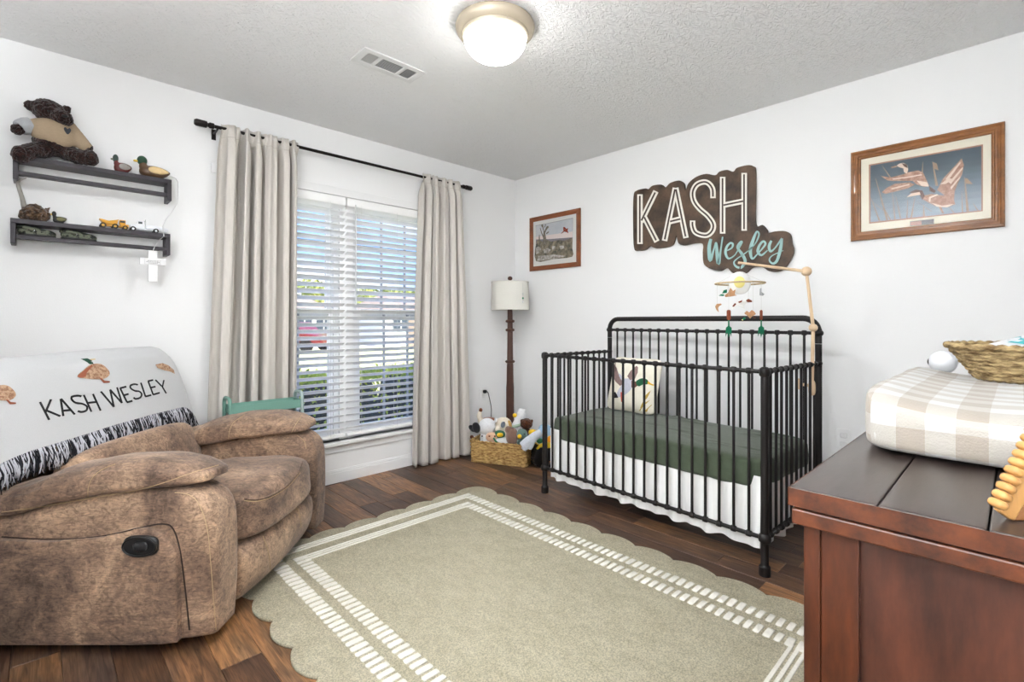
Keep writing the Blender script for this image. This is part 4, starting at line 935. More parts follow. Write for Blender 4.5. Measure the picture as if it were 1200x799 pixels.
hb = B(79, 154, -.062); MB().prism(catmull([(0, .009), (.007, .016), (.013, .009), (.009, -.004), (0, -.015), (-.009, -.004), (-.013, .009), (-.007, .016)], 3, True), lambda u, v: (hb.x+u, hb.y-.008, hb.z+v), lambda u, v: (hb.x+u, hb.y+.008, hb.z+v)).build('heart_patch', M('charcoal patch', (58, 60, 66), .9), sw)
for dx, y_ in ((-9, -.056), (4, -.066)): MB().ell(B(66+dx, 130, y_), (.005, .004, .006)).build('eye', m_blk, bear, smooth=180)
MB().ell(B(76, 136, -.088), (.011, .007, .008)).build('nose', m_blk, bear, smooth=180)

# ------------------------------------------------------------------ ducks, antler, toys on the shelves
def decoy(label, px0, px1, ptop, z, body_c, head_c, beak_c, wing_c, yy=-.06, s=1.0, tailup=.0, grp=None):
    x0, zt = bw(px0, ptop, yy); x1, _ = bw(px1, ptop, yy); ln = x1-x0; hh = zt-z
    t = thing('duck_decoy', label, 'duck', ((x0+x1)/2, yy, z), group=grp); L_ = ln
    def bf(x, y, zz, q):
        k = max(0, q.x); kk = max(0, q.x-.3)
        return (x, y*(1-.65*k**2), zz*(1-.55*k**2)+.010*k*k+tailup*kk)
    a = MB().soft((L_*.06, 0, hh*.30), (L_*.86, L_*.44, hh*.60), 2.4, 10, bf); a.v = [(v[0], v[1], max(v[2], .0005)) for v in a.v]
    a.tube([(-L_*.18, 0, hh*.35), (-L_*.26, 0, hh*.55), (-L_*.27, 0, hh*.7)], [L_*.17, L_*.12, L_*.09], 12)
    b = a.build('body', body_c, t, fuse=.0025)
    MB().ell((-L_*.285, 0, hh*.78), (L_*.14, L_*.11, hh*.23), None, 7).build('head', head_c, t, smooth=180)
    MB().soft((-L_*.44, 0, hh*.72), (L_*.16, L_*.10, hh*.10), 2.5, 5).build('beak', beak_c, t, smooth=180)
    for sgn_ in (-1, 1): MB().soft((L_*.14, sgn_*L_*.185, hh*.36), (L_*.58, L_*.08, hh*.36), 2.2, 6, lambda x, y, zz, q: (x, y, zz*(1-.5*max(0, q.x))), RZ(-sgn_*.12)).build('wing', wing_c, t, smooth=180)
    return t
dk = lambda n_, c: M('decoy '+n_, c, .4, var=.08, scale=60, spec=.4)
decoy('small painted duck with maroon body and slate green head, beside bear', 130, 155, 180, SZ1, dk('maroon', (96, 42, 40)), dk('slate green', (52, 74, 68)), dk('dull beak', (110, 112, 96)), dk('grey wing', (146, 142, 138)))
decoy('larger painted mallard decoy with yellow beak and tan wings at shelf end', 157, 200, 181, SZ1, dk('brown', (92, 68, 48)), dk('bottle green', (26, 68, 46)), dk('yellow', (214, 176, 56)), dk('tan', (206, 178, 130)))
decoy('small black duck with yellow beak beside the furry antler mount', 59, 79, 247, SZ2, dk('black', (30, 30, 30)), dk('black', (30, 30, 30)), dk('yellow', (214, 176, 56)), dk('olive', (112, 108, 70)), yy=-.07)
x_, z_ = bw(45, 258, -.06)
t = thing('antler_mount', 'furry brown hide mount with one slender antler on the lower shelf', 'antler', (x_, -.06, SZ2))
def am(px, py, y=0): x, z = bw(px, py, -.06+y); return Vector((x-x_, y, z-SZ2))
a = MB(); a.soft(am(41, 251)+Vector((0, 0, 0)), (.105, .075, .07), 2.3, 12); a.ell(am(30, 252), (.025, .03, .028)); a.ell(am(53, 252, 0), (.02, .028, .026)); a.ell(am(56, 246), (.007, .008, .016), RY(.5)); a.ell(am(40, 244), (.03, .03, .02))
a.v = [(v[0], v[1], max(v[2], .003)) for v in a.v]
o = a.build('hide', fur('brown hide', (122, 96, 72), (58, 42, 32)), t, fuse=.004); dm = o.modifiers.new('fur', 'DISPLACE'); dm.texture = tx; dm.strength = .014
MB().tube([am(29, 246), am(26, 232), am(21.5, 218), am(20.5, 214), am(23, 210.5, -.01), am(31, 208.5, -.02)], [.011, .009, .008, .007, .006, .002], 10).build('antler', M('pale antler', (150, 147, 140), .6, var=.1, scale=30), t, smooth=180, label='pale grey slender antler')
# dump truck
m_yel = M('toy yellow', (212, 152, 36), .4); m_tyre = M('toy tyre', (30, 29, 28), .8); m_hub = M('toy hub yellow', (196, 150, 50), .5); m_wt = M('toy white', (236, 238, 242), .35); m_chr = M('toy chrome', (190, 192, 196), .25, metal=.8); m_win = M('toy window', (40, 46, 52), .2)
def wheels(t, xs, y, r, w, hubm):
    for x in xs:
        for s_ in (-1, 1):
            o = MB().cyl((x, s_*y-w/2, r), (x, s_*y+w/2, r), r, 14).build('wheel', m_tyre, t, smooth=40); MB().cyl((x, s_*y-w/2-.001, r), (x, s_*y+w/2+.001, r), r*.5, 10).build('wheel_hub', hubm, o, smooth=40)
xa_, _ = bw(116, 262, -.07); xb_, _ = bw(151, 266, -.07); L_ = xb_-xa_
t = thing('toy_dump_truck', 'yellow toy dump truck on the lower wall shelf', 'toy truck', ((xa_+xb_)/2, -.07, SZ2))
wheels(t, (-L_*.38, L_*.02), .020, .013, .012, m_hub); wheels(t, (L_*.36,), .018, .011, .010, m_hub)
a = MB(); a.bb((-L_*.42, -.014, .012), (L_*.48, .014, .020)); a.bb((L_*.2, -.018, .018), (L_*.48, .018, .028)); a.build('chassis', m_yel, t, smooth=0, bevel=.001)
MB().prism([(-L_*.5, .046), (-L_*.34, .020), (L_*.08, .022), (L_*.14, .050), (L_*.05, .046), (-L_*.2, .038)], lambda u, v: (u, -.023, v), lambda u, v: (u, .023, v)).build('dump_bed', m_yel, t, smooth=0, bevel=.001)
o = MB().bb((L_*.17, -.014, .028), (L_*.38, .014, .050)).build('cab', m_yel, t, smooth=0, bevel=.002); MB().bb((L_*.19, -.0145, .036), (L_*.36, .0145, .046)).build('cab_window', m_win, o, smooth=0)
xa_, _ = bw(152, 266, -.07); xb_, _ = bw(197.5, 272, -.07); L_ = xb_-xa_
t = thing('toy_truck', 'white toy hauling truck at the right end of the lower shelf', 'toy truck', ((xa_+xb_)/2, -.06, SZ2))
wheels(t, (-L_*.42, L_*.16), .017, .0125, .010, m_chr)
MB().bb((-L_*.46, -.013, .012), (L_*.48, .013, .020)).build('chassis', m_wt, t, smooth=0, bevel=.001)
MB().prism([(-L_*.5, .016), (-L_*.5, .034), (-L_*.34, .040), (-L_*.30, .056), (-L_*.14, .058), (-L_*.13, .016)], lambda u, v: (u, -.018, v), lambda u, v: (u, .018, v)).build('cab', m_wt, t, smooth=0, bevel=.002)
MB().bb((-L_*.29, -.0186, .042), (-L_*.19, .0186, .053)).build('cab_window', m_win, t, smooth=0)
MB().prism([(-L_*.10, .020), (-L_*.10, .036), (L_*.1, .040), (L_*.48, .032), (L_*.5, .020)], lambda u, v: (u, -.019, v), lambda u, v: (u, .019, v)).build('hauling_body', m_wt, t, smooth=0, bevel=.002)
for y in (-.019, .019): MB().cyl((-L_*.115, y, .02), (-L_*.115, y, .066), .002, 8).build('exhaust_stack', m_chr, t, smooth=60)
# clogs resting on the lower rail
m_camo = M('camouflage foam', (108, 112, 96), .75, col2=(24, 30, 25), scale=46, lo=.46, hi=.54, detail=2)
for lab, p0, p1, flip in (('left camouflage clog tucked under the lower shelf, near the antler mount', 20, 66, 1), ('right camouflage clog resting on the rail of the lower shelf', 71, 114, 1)):
    xa_, _ = bw(p0, 270, -.085); xb_, _ = bw(p1, 275, -.085); L_ = xb_-xa_; zr = SZ2-.074
    t = thing('clog', lab, 'shoe', ((xa_+xb_)/2, -.062, zr), group='camouflage clogs')
    def cf(x, y, z, q): k = q.x; return (x, y*(1-.18*max(0, -k)), z*(.95-.30*max(0, k)) - .004*k)
    a = MB().soft((0, 0, .023), (L_, .058, .046), 3, 12, cf)
    bv = a.bvh(); a.v = [(v[0], v[1], max(v[2], .0006)) for v in a.v]
    o = a.build('upper', m_camo, t, smooth=180)
    MB().soft((0, 0, .006), (L_*1.0, .062, .012), 4, 8).build('sole', m_blk, t, smooth=180)
    MB().tube([(-L_*.08, -.031, .028), (-L_*.2, -.033, .036), (-L_*.42, -.028, .040), (-L_*.5, 0, .040), (-L_*.42, .028, .040), (-L_*.08, .031, .028)], .005, 6, flat=1.6).build('heel_strap', m_camo, t, smooth=180)
    MB().ell((-L_*.10, -.030, .029), (.006, .003, .006)).build('rivet', m_wt, t, smooth=180)
    for k in range(4): MB().ell((L_*(.12+.09*k), -.0265+.0018*k, .022-.001*k), (.004, .004, .003)).build('vent_hole', m_dark, t, smooth=180)
# white cross on a ribbon
xc_, zc_ = bw(179, 312, -.122)
t = thing('hanging_cross', 'white wooden cross on a white ribbon, hanging below the shelf ends', 'cross', (xc_, -.122, zc_))
def cxp(px, py, y=-.122): x, z = bw(px, py, y); return (x-xc_, y+.122, z-zc_)
a = MB(); a.bb((-.020, -.005, -.082), (.020, .005, .080)); crs = a.build('upright', m_trim, t, smooth=0, bevel=.002)
MB().bb((-.056, -.0055, .006), (.056, .0055, .042)).build('crossbar', m_trim, t, smooth=0, bevel=.002)
MB().bb((-.036, -.008, .010), (.036, -.005, .036)).build('text_plate', M('pale plate', (226, 226, 226), .6), t, smooth=0, bevel=.001)
a = MB()
rg = random.Random(2)
for z, w in ((.028, .046), (.022, .056), (.016, .040)):
    x = -w/2
    while x < w/2: l_ = rg.uniform(.003, .008); a.bb((x, -.0086, z-.0013), (min(x+l_, w/2), -.008, z+.0013)); x += l_+.002
a.build('lettering', M('grey print', (120, 120, 122), .8), t, smooth=0)
MB().tube([(0, 0, .078), cxp(180, 292), cxp(183, 285), cxp(188, 280), cxp(192, 277, -.1)], [.004, .006, .0045, .005, .004], 6, flat=.35).build('ribbon', m_trim, t, smooth=60)
MB().tube([cxp(200, 206.5, -.125), cxp(206, 209, -.125), cxp(208.3, 213, -.12), cxp(208.6, 226, -.115), cxp(208, 238, -.11), cxp(202, 248, -.11), cxp(194, 258, -.113), cxp(191, 265, -.114), cxp(192, 277, -.112)], .0042, 6, flat=.4).build('ribbon', m_trim, t, smooth=60)

# ------------------------------------------------------------------ floor lamp
m_dw = M('dark turned wood', (76, 46, 36), .45, var=.2, scale=12, stretch=(8, 8, .8), coat=.2)
m_shade = M('off white lampshade', (226, 224, 216), .9, var=.03, scale=200, bump=.15, bscale=400, spec=.1)
lx, ly = -.322, -.268
t = thing('floor_lamp', 'floor lamp with dark turned wood pole and off-white drum shade in the corner', 'lamp', (lx, ly, 0))
MB().lathe([(.125, 0), (.13, .008), (.125, .02), (.06, .035), (.035, .06)], seg=28).build('base', m_dw, t, smooth=40)
MB().lathe([(.030, .055), (.034, .25), (.033, .55), (.030, .60), (.028, .74), (.0275, .748), (.026, .755), (.024, .95), (.0225, 1.14), (.021, 1.25), (.012, 1.26), (.012, 1.30)], seg=18).build('pole', m_dw, t, smooth=40)
for z, r in ((.775, .042), (1.045, .039), (1.12, .039)): MB().lathe([(.02, -.016), (r*.8, -.012), (r, -.004), (r, .004), (r*.8, .010), (.02, .014)], (0, 0, z), 18).build('turned_ring', m_dw, t, smooth=50)
a = MB(); zs0, zs1 = 1.215, 1.455
for (r, rt) in ((.164, .156), (.161, .153)): pass
pr = [(.164, zs0), (.158, zs1), (.155, zs1), (.161, zs0)]
seg = 40; vs = [(cos(2*pi*j/seg)*r, sin(2*pi*j/seg)*r, z) for r, z in pr for j in range(seg)]
a.add(vs, [(i*seg+j, i*seg+(j+1) % seg, ((i+1) % 4)*seg+(j+1) % seg, ((i+1) % 4)*seg+j) for i in range(4) for j in range(seg)])
sh = a.build('shade', m_shade, t, smooth=40)
for z, r in ((zs0+.003, .1645), (zs1-.003, .1588)): MB().tube([(cos(q)*r, sin(q)*r, z) for q in [i*2*pi/40 for i in range(40)]], .0035, 6, True).build('trim_band', m_shade, sh, smooth=180)
for q in (0, 2.1, 4.2): MB().tube([(0, 0, 1.43), (cos(q)*.156, sin(q)*.156, 1.445)], .002, 5).build('shade_spoke', m_rod, t, smooth=60)
MB().cyl((0, 0, 1.26), (0, 0, 1.45), .006, 8).build('harp_rod', m_rod, t, smooth=60)
MB().lathe([(.006, 1.44), (.008, 1.46), (.006, 1.465), (.018, 1.475), (.021, 1.485), (.018, 1.496), (.006, 1.503), (.001, 1.504)], seg=14).build('finial', m_dw, t, smooth=60)
pend = Vector((lx, ly, 0))+Vector((-.085, -.152, 0)).normalized()*.168
dirv = Vector((.010, -.168, 0)).normalized(); pend = at(611.2, 340, 4.08); pend = Vector((lx, ly, 0))+Vector((pend.x-lx, pend.y-ly, 0)).normalized()*.172
t = thing('shade_ornament', 'tiny green and white bead ornament hanging down the lampshade', 'ornament', (pend.x, pend.y, 1.25))
MB().tube([(0, 0, .19), (0, 0, .03)], .0008, 4).build('thread', M('grey thread', (150, 150, 150), .8), t)
MB().ell((0, 0, .095), (.006, .004, .012)).build('bead', M('pale bead', (206, 206, 202), .5), t, smooth=180); MB().ell((0, 0, .060), (.009, .005, .008)).build('bead', M('green bead', (40, 140, 96), .5), t, smooth=180, label='green bead'); MB().ell((0, 0, .030), (.007, .004, .010)).build('bead', m_trim, t, smooth=180)

# ------------------------------------------------------------------ outlets and the lamp cord
def outlet(name, label, p, ax):
    t = thing(name, label, 'outlet', p, 0 if ax == 'y' else pi/2)  # plate faces local -y
    MB().soft((0, -.003, 0), (.074, .006, .118), 9, 6).build('plate', m_trim, t, smooth=60)
    for dz in (-.024, .024):
        MB().soft((0, -.0065, dz), (.034, .003, .030), 4, 5).build('socket', m_vent, t, smooth=60)
    return t
px_, pz_ = bw(566, 461, 0)
outlet('wall_outlet', 'white wall outlet with plugged black cord, left of the floor lamp', (px_, 0, pz_), 'y')
t = thing('lamp_cord', 'black plug and cord dropping from the corner outlet behind toys', 'cord', (px_, -.012, pz_))
MB().soft((.0, -.014, .020), (.030, .030, .030), 4, 6).build('plug', m_blk, t, smooth=180)
x2, z2 = bw(575.5, 478, -.02)
MB().tube(catmull([(.006, -.03, .022), (.022, -.028, .012), (.045, -.018, -.03), (x2-px_, -.01, z2-pz_), (x2-px_, -.008, -.25), (x2-px_+.005, -.008, .012-pz_)], 5), .0035, 6).build('cord', m_blk, t, smooth=180)
yo, zo = rw(673.5, 465); outlet('wall_outlet', 'white wall outlet low behind the far end of crib', (0, yo, zo), 'x').rotation_euler = (0, 0, -pi/2)
yo, zo = rw(989, 515); outlet('wall_outlet', 'white wall outlet between the crib and the dresser', (0, yo, zo), 'x').rotation_euler = (0, 0, -pi/2)

# ------------------------------------------------------------------ woven toy basket
def weave_mat(name, c, c2): return M(name, c, .75, col2=c2, scale=26, lo=.36, hi=.62, stretch=(1, 1, 3.2), bump=.35, bscale=120, spec=.25)
m_hy = weave_mat('water hyacinth weave', (206, 172, 112), (128, 92, 50)); m_sg = weave_mat('seagrass weave', (190, 166, 122), (92, 70, 42))
def woven(hx, hy, h, rows, cols, amp, top_out=0, rr=.03, nh=6, oval=False):
    per = []; n_ = cols*6
    for i in range(n_):
        if oval: a = 2*pi*i/n_; per.append((hx*cos(a), hy*sin(a), cos(a), sin(a)))
        else:
            P4 = [((1, 0), (hx, -hy+rr), (hx, hy-rr)), ((0, 1), (hx-rr, hy), (-hx+rr, hy)), ((-1, 0), (-hx, hy-rr), (-hx, -hy+rr)), ((0, -1), (-hx+rr, -hy), (hx-rr, -hy))]
            Ls = [2*(hy-rr), 2*(hx-rr)]*2; arc = pi*rr/2; tot = sum(Ls)+4*arc; s_ = tot*i/n_
            for k in range(4):
                if s_ < Ls[k]: q = s_/Ls[k]; nx, ny = P4[k][0]; per.append((P4[k][1][0]*(1-q)+P4[k][2][0]*q, P4[k][1][1]*(1-q)+P4[k][2][1]*q, nx, ny)); break
                s_ -= Ls[k]
                if s_ < arc:
                    a = k*pi/2+s_/rr; cx_ = (hx-rr)*(1 if k in (0, 3) else -1); cy_ = (hy-rr)*(1 if k in (0, 1) else -1); per.append((cx_+rr*cos(a), cy_+rr*sin(a), cos(a), sin(a))); break
                s_ -= arc
    m = MB(); nv = rows*nh; k = len(per); rg = random.Random(3); jit = [rg.uniform(.7, 1.3) for _ in range(rows+1)]
    ring = []
    for j in range(nv+1):
        v = j/nv; row = int(v*rows-1e-6); ph = v*rows-row
        for i, (x, y, nx, ny) in enumerate(per):
            wv = .5+.5*sin(2*pi*i/6/2+pi*row+.6*sin(row*1.7)); d = amp*abs(sin(pi*ph))**.5*(.25+.75*wv)*jit[row]+top_out*v
            m.v.append((x*(1)+nx*d, y+ny*d, h*v+amp*.25*sin(i*.8+row)))
    m.f = [(j*k+i, j*k+(i+1) % k, (j+1)*k+(i+1) % k, (j+1)*k+i) for j in range(nv) for i in range(k)]
    # inner wall and floor
    o = len(m.v); th = .010
    for v in (1, .5, .06):
        for (x, y, nx, ny) in per: m.v.append((x-nx*th+nx*top_out*v, y-ny*th+ny*top_out*v, h*v))
    m.f += [(nv*k+i, nv*k+(i+1) % k, o+(i+1) % k, o+i) for i in range(k)]
    for j in range(2): m.f += [(o+j*k+i, o+j*k+(i+1) % k, o+(j+1)*k+(i+1) % k, o+(j+1)*k+i) for i in range(k)]
    m.f += [tuple(o+2*k+i for i in range(k)), tuple(range(k-1, -1, -1))]; m.m = [0]*len(m.f)
    return m, [(x+nx*(top_out+.001), y+ny*(top_out+.001)) for x, y, nx, ny in per]
A_ = on(551.5, 541, 'z', 0); B_ = on(616.5, 548, 'z', 0); ub = (B_-A_); lb = ub.length; ub.normalize(); nb = Vector((-ub.y, ub.x, 0)); nb = nb if nb.dot(FV) > 0 else -nb
HBX, HBY, HBZ = lb/2, .115, .165
bcen = (A_+B_)/2+nb*HBY; bang = math.atan2(ub.y, ub.x)
t = thing('toy_basket', 'rectangular woven basket full of plush toys under the floor lamp', 'basket', bcen, bang)
m, rim = woven(HBX, HBY, HBZ, 13, 44, .007, .006, .025)
m.build('woven_body', m_hy, t, smooth=180)
rp_ = MB(); rp_.tube([(x, y, HBZ+.003+.002*sin(i*.9)) for i, (x, y) in enumerate(rim)], .0075, 8, True); rp_.build('rim', m_hy, t, smooth=180)

# ------------------------------------------------------------------ plush toys
def plush(label, px, py, Z, bottom=.05, group=None, name='plush_toy'):
    """root under the toy; T(u, v, dz) gives local coordinates for a point seen at u, v at depth Z+dz"""
    p = at(px, py, Z); t = thing(name, label, 'plush toy', (p.x, p.y, bottom), -YAW, group='plush toys of the basket')
    inv = (Matrix.Translation((p.x, p.y, bottom)) @ Matrix.Rotation(-YAW, 4, 'Z')).inverted()
    return t, (lambda u, v, dz=0.0: inv @ at(u, v, Z+dz))
def pm(n_, c, **k): return M('plush '+n_, c, .95, var=.07, scale=70, bump=.6, bscale=150, spec=.05, sheen=.3, bdist=.01, **k)
P_w, P_k, P_pk, P_br, P_cr, P_gy, P_gn, P_ye, P_tp, P_tl, P_db, P_lg, P_lb, P_or = pm('white', (240, 241, 244)), pm('black', (34, 34, 37)), pm('peach', (226, 186, 158)), pm('brown', (128, 74, 48)), pm('cream', (238, 226, 208)), pm('grey', (132, 140, 152)), pm('green', (52, 116, 84)), pm('yellow', (240, 196, 40)), pm('taupe', (142, 112, 98)), pm('teal', (108, 134, 128)), pm('dark brown', (92, 50, 30)), pm('pale grey', (206, 211, 220)), pm('pale blue', (176, 208, 236)), pm('orange', (236, 160, 40))
px_m = 3.85/FPX   # metres per pixel near the basket
def eyes(t, T_, pts, r=.006):
    for u, v, dz in pts: MB().ell(T_(u, v, dz), (r, r*.7, r)).build('eye', m_blk, t, smooth=180)
fz = .0042
# cow
t, Q = plush('white plush cow with black ear and peach muzzle, left front of basket', 571, 510, 4.00)
a = MB(); a.ell(Q(571, 499.5), (.070, .06, .068), None, 8); a.soft(Q(572, 514, .02), (.13, .11, .13), 3, 8); a.ell(Q(581, 492), (.012, .012, .022)); a.ell(Q(563.5, 496), (.014, .014, .02)); a.build('body', P_w, t, fuse=fz)
MB().ell(Q(558, 501, -.035), (.032, .025, .045), RY(-.3)).build('ear_patch', P_k, t, smooth=180)
e_ = MB().ell(Q(553.5, 502, -.02), (.036, .018, .022), RY(.75)).build('ear', P_k, t, smooth=180); MB().ell(Q(553, 512, -.02), (.016, .016, .016)).build('hoof', P_db, t, smooth=180)
MB().soft(Q(577, 512, -.055), (.105, .06, .075), 2.5, 8).build('muzzle', P_pk, t, smooth=180); eyes(t, Q, [(565, 511, -.06), (571.5, 510, -.062)])
for u in (573.5, 580): MB().ell(Q(u, 511, -.085), (.008, .005, .007)).build('nostril', P_br, t, smooth=180)
# brown calf with a raised cream leg
t, Q = plush('brown plush animal with one cream leg sticking up, back left of basket', 573, 500, 4.13)
a = MB(); a.soft(Q(573, 497), (.15, .10, .12), 2.6, 9); a.build('body', P_br, t, fuse=fz)
MB().tube([Q(567, 497, -.03), Q(563.5, 493, -.03), Q(561.5, 487, -.03), Q(562.5, 482, -.03)], [.028, .026, .021, .016], 12).build('leg', P_cr, t, smooth=180); MB().ell(Q(563.3, 480.5, -.03), (.015, .015, .018)).build('hoof', P_br, t, smooth=180)
# puppy with a grey eye patch
t, Q = plush('cream plush puppy with grey eye patch and tan ear, under the lamp pole', 590, 500, 4.05)
a = MB(); a.ell(Q(590, 497.5), (.070, .06, .062), None, 8); a.soft(Q(590, 510), (.12, .10, .11), 3, 6); a.ell(Q(583, 502, -.03), (.03, .03, .03)); a.build('body', P_cr, t, fuse=fz)
MB().ell(Q(589.5, 497.5, -.055), (.019, .016, .026), RY(.25)).build('eye_patch', P_gy, t, smooth=180); eyes(t, Q, [(591, 495, -.068)], .005)
MB().ell(Q(597.3, 497, -.03), (.016, .02, .034), RY(-.3)).build('ear', pm('tan', (206, 162, 92)), t, smooth=180); MB().ell(Q(584.5, 494, 0), (.012, .012, .018)).build('ear', P_pk, t, smooth=180)
# mallard
t, Q = plush('plush mallard with green head, yellow bill and white belly, front of basket', 587, 513, 3.94)
a = MB(); a.soft(Q(588, 518.5), (.115, .09, .09), 2.6, 8); a.build('body', P_w, t, fuse=fz)
MB().soft(Q(585.5, 508.8, .01), (.090, .075, .062), 2.2, 8).build('head', P_gn, t, smooth=180)
MB().soft(Q(586, 509.5, -.04), (.052, .05, .034), 2.2, 8).build('bill', P_ye, t, smooth=180); MB().tube([Q(578.5, 513, -.04), Q(581, 517, -.052), Q(584, 519.5, -.055)], .007, 8).build('wing_trim', P_gn, t, smooth=180)
# taupe blob
t, Q = plush('smooth taupe plush back, between the mallard and the teal duck', 600, 513, 3.90)
a = MB(); a.soft(Q(600, 511), (.095, .09, .135), 2.4, 9); a.ell(Q(596, 503.5), (.03, .035, .03)); a.build('body', P_tp, t, fuse=fz)
# teal duck
t, Q = plush('small teal plush duck with round yellow bill at the basket corner', 611.5, 512, 3.86)
a = MB(); a.ell(Q(611.8, 509), (.044, .042, .045), None, 7); a.soft(Q(611, 519, .02), (.075, .07, .06), 2.6, 6); a.build('body', P_tl, t, fuse=fz); MB().ell(Q(608.8, 511.3, -.04), (.018, .02, .018)).build('bill', P_ye, t, smooth=180); eyes(t, Q, [(614.5, 508.5, -.041)], .005)
# goose
t, Q = plush('white plush goose with yellow beak and green scarf, tallest in basket', 607, 500, 4.09)
a = MB(); a.tube([Q(603, 504), Q(605.5, 497), Q(609, 490), Q(612.5, 485), Q(612.8, 482), Q(610, 481.5), Q(606.5, 484)], [.045, .036, .036, .034, .030, .026, .02], 14); a.soft(Q(603, 514), (.13, .11, .16), 2.6, 8); a.build('body', P_w, t, fuse=fz)
MB().soft(Q(603.3, 486.5, -.01), (.036, .028, .036), 2.3, 6).build('beak', P_ye, t, smooth=180)
MB().soft(Q(605, 498.5, -.01), (.088, .085, .03), 2.5, 7, None, RY(-.3)).build('scarf', pm('sage', (176, 196, 176)), t, smooth=180)
# bear cub
t, Q = plush('curly dark brown plush bear cub, right back of basket', 617, 502, 3.99)
a = MB(); a.ell(Q(616.8, 496.5), (.050, .045, .044), None, 8); a.ell(Q(622.8, 493.3), (.013, .012, .014)); a.ell(Q(611.5, 493), (.013, .012, .014)); a.soft(Q(616, 510, .01), (.09, .085, .12), 2.6, 7); o = a.build('body', fur('curly plush', (112, 62, 36), (62, 32, 18)), t, fuse=fz)
dm = o.modifiers.new('curls', 'DISPLACE'); dm.texture = tx; dm.strength = .010
# pale grey long-limbed toy over the corner
t, Q = plush('pale grey plush with long floppy limbs hanging over the basket corner', 622, 520, 3.69, .08)
a = MB(); a.tube([Q(634, 506.5, .03), Q(627, 511, .02), Q(619, 517), Q(611.5, 522.5, .0)], [.030, .034, .036, .030], 12); a.tube([Q(622, 514), Q(616, 523), Q(613.5, 527)], [.03, .028, .023], 12); a.tube([Q(624, 515), Q(621.5, 522), Q(620, 526)], [.028, .026, .020], 12); a.build('body', P_lg, t, fuse=fz)
# yellow one
t, Q = plush('yellow plush peeking over the pale grey limbs at basket end', 624, 508, 3.90)
a = MB(); a.soft(Q(624.5, 507), (.075, .07, .055), 2.2, 8, None, RY(.2)); a.soft(Q(622.5, 516, .02), (.06, .07, .10), 2.6, 6); a.build('body', P_ye, t, fuse=fz)
# pale blue plush and orange plush by the crib post, on the floor behind the toy tractor
t, Q = plush('pale blue plush behind the far crib post, above the toy tractor', 636, 512, 3.99, .0)
a = MB(); a.soft(Q(638.5, 507), (.115, .09, .14), 2.4, 8); a.soft(Q(638.5, 528, .01), (.12, .10, .22), 3, 8); a.build('body', P_lb, t, fuse=fz); MB().soft(Q(632.5, 516.5, -.055), (.05, .03, .04), 2.2, 6).build('wing', P_gn, t, smooth=180)
t, Q = plush('orange plush seen between the crib bars above the toy tractor', 648, 518, 3.93, .0)
a = MB(); a.soft(Q(644.8, 517), (.055, .06, .09), 2.3, 7); a.soft(Q(645.5, 535, .01), (.06, .07, .17), 3, 6); a.build('body', P_or, t, fuse=fz)
# toy tractor with big black tyres
p_ = at(637, 540, 3.86); p_ = Vector((p_.x, p_.y, 0))
t = thing('toy_tractor', 'black and yellow toy tractor with large glossy tyres by the crib leg', 'toy tractor', p_, -YAW+.5)
m_gt = M('glossy toy tyre', (20, 20, 22), .3, spec=.5); m_ty = M('tractor yellow', (226, 190, 50), .4)
for x, r, w in ((-.062, .075, .05), (.085, .062, .045)):
    for s_ in (-1, 1):
        a = MB(); y = s_*.062
        a.lathe([(r*.45, -w/2), (r*.85, -w/2), (r, -w*.36), (r, w*.36), (r*.85, w/2), (r*.45, w/2)], (x, y, r), 22, rot=RX(pi/2))
        for k in range(14): q = 2*pi*k/14; a.box((x+cos(q)*r, y, r+sin(q)*r), (.007, w*.8, .012), RY(-q))
        a.v = [(v[0], v[1], max(v[2], 0)) for v in a.v]
        o = a.build('wheel', m_gt, t, smooth=40); MB().cyl((x, y-w*.3, r), (x, y+w*.3, r), r*.45, 12).build('wheel_hub', m_ty if x > 0 else m_blk, o, smooth=40)
MB().soft((.02, 0, .105), (.20, .06, .05), 5, 6).build('chassis', m_blk, t, smooth=60)
MB().prism([(-.06, .12), (.0, .12), (.10, .12), (.12, .135), (.10, .155), (.02, .16), (-.02, .15)], lambda u, v: (u, -.028, v), lambda u, v: (u, .028, v)).build('bonnet', m_ty, t, smooth=0, bevel=.004)
for s_ in (-1, 1): MB().tube([(-.10, s_*.062, .14), (-.075, s_*.062, .155), (-.04, s_*.062, .155), (-.012, s_*.062, .135)], .012, 6, flat=.5).build('mudguard', m_ty, t, smooth=60)

# ------------------------------------------------------------------ dresser
def cherry(name, c, c2, rough=.35):
    return M(name, c, rough, col2=c2, scale=5, lo=.3, hi=.72, stretch=(1.2, 5, 5), bump=.05, bscale=80, coat=.25, detail=8, rand=1)
m_ch = cherry('cherry stained wood', (112, 60, 34), (46, 26, 18)); m_gap_shade = M('dark gap shade', (48, 27, 18), .5)
m_chv = M('cherry stained upright', (94, 49, 28), .35, col2=(46, 25, 17), scale=5, lo=.3, hi=.7, stretch=(5, 5, 1), coat=.25, detail=8, bump=.05, bscale=80, rand=1); m_pan = M('cherry side panel', (92, 52, 37), .4, col2=(52, 31, 24), scale=5, lo=.3, hi=.72, stretch=(4, 4, 1), detail=8, coat=.2, bump=.05)
m_top = M('dark worn top board', (66, 56, 52), .32, col2=(44, 35, 32), scale=4, lo=.3, hi=.7, stretch=(1, 6, 6), coat=.2, detail=8, rand=1, bump=.04)
DX0, DX1, DY0, DY1, DH = -2.352, -.62, -3.515, -3.037, .85
t = thing('dresser', 'dark cherry wood dresser with plank top in the right foreground', 'dresser', ((DX0+DX1)/2, (DY0+DY1)/2, 0)); ocx, ocy = (DX0+DX1)/2, (DY0+DY1)/2
def d2(x, y, z): return (x-ocx, y-ocy, z)
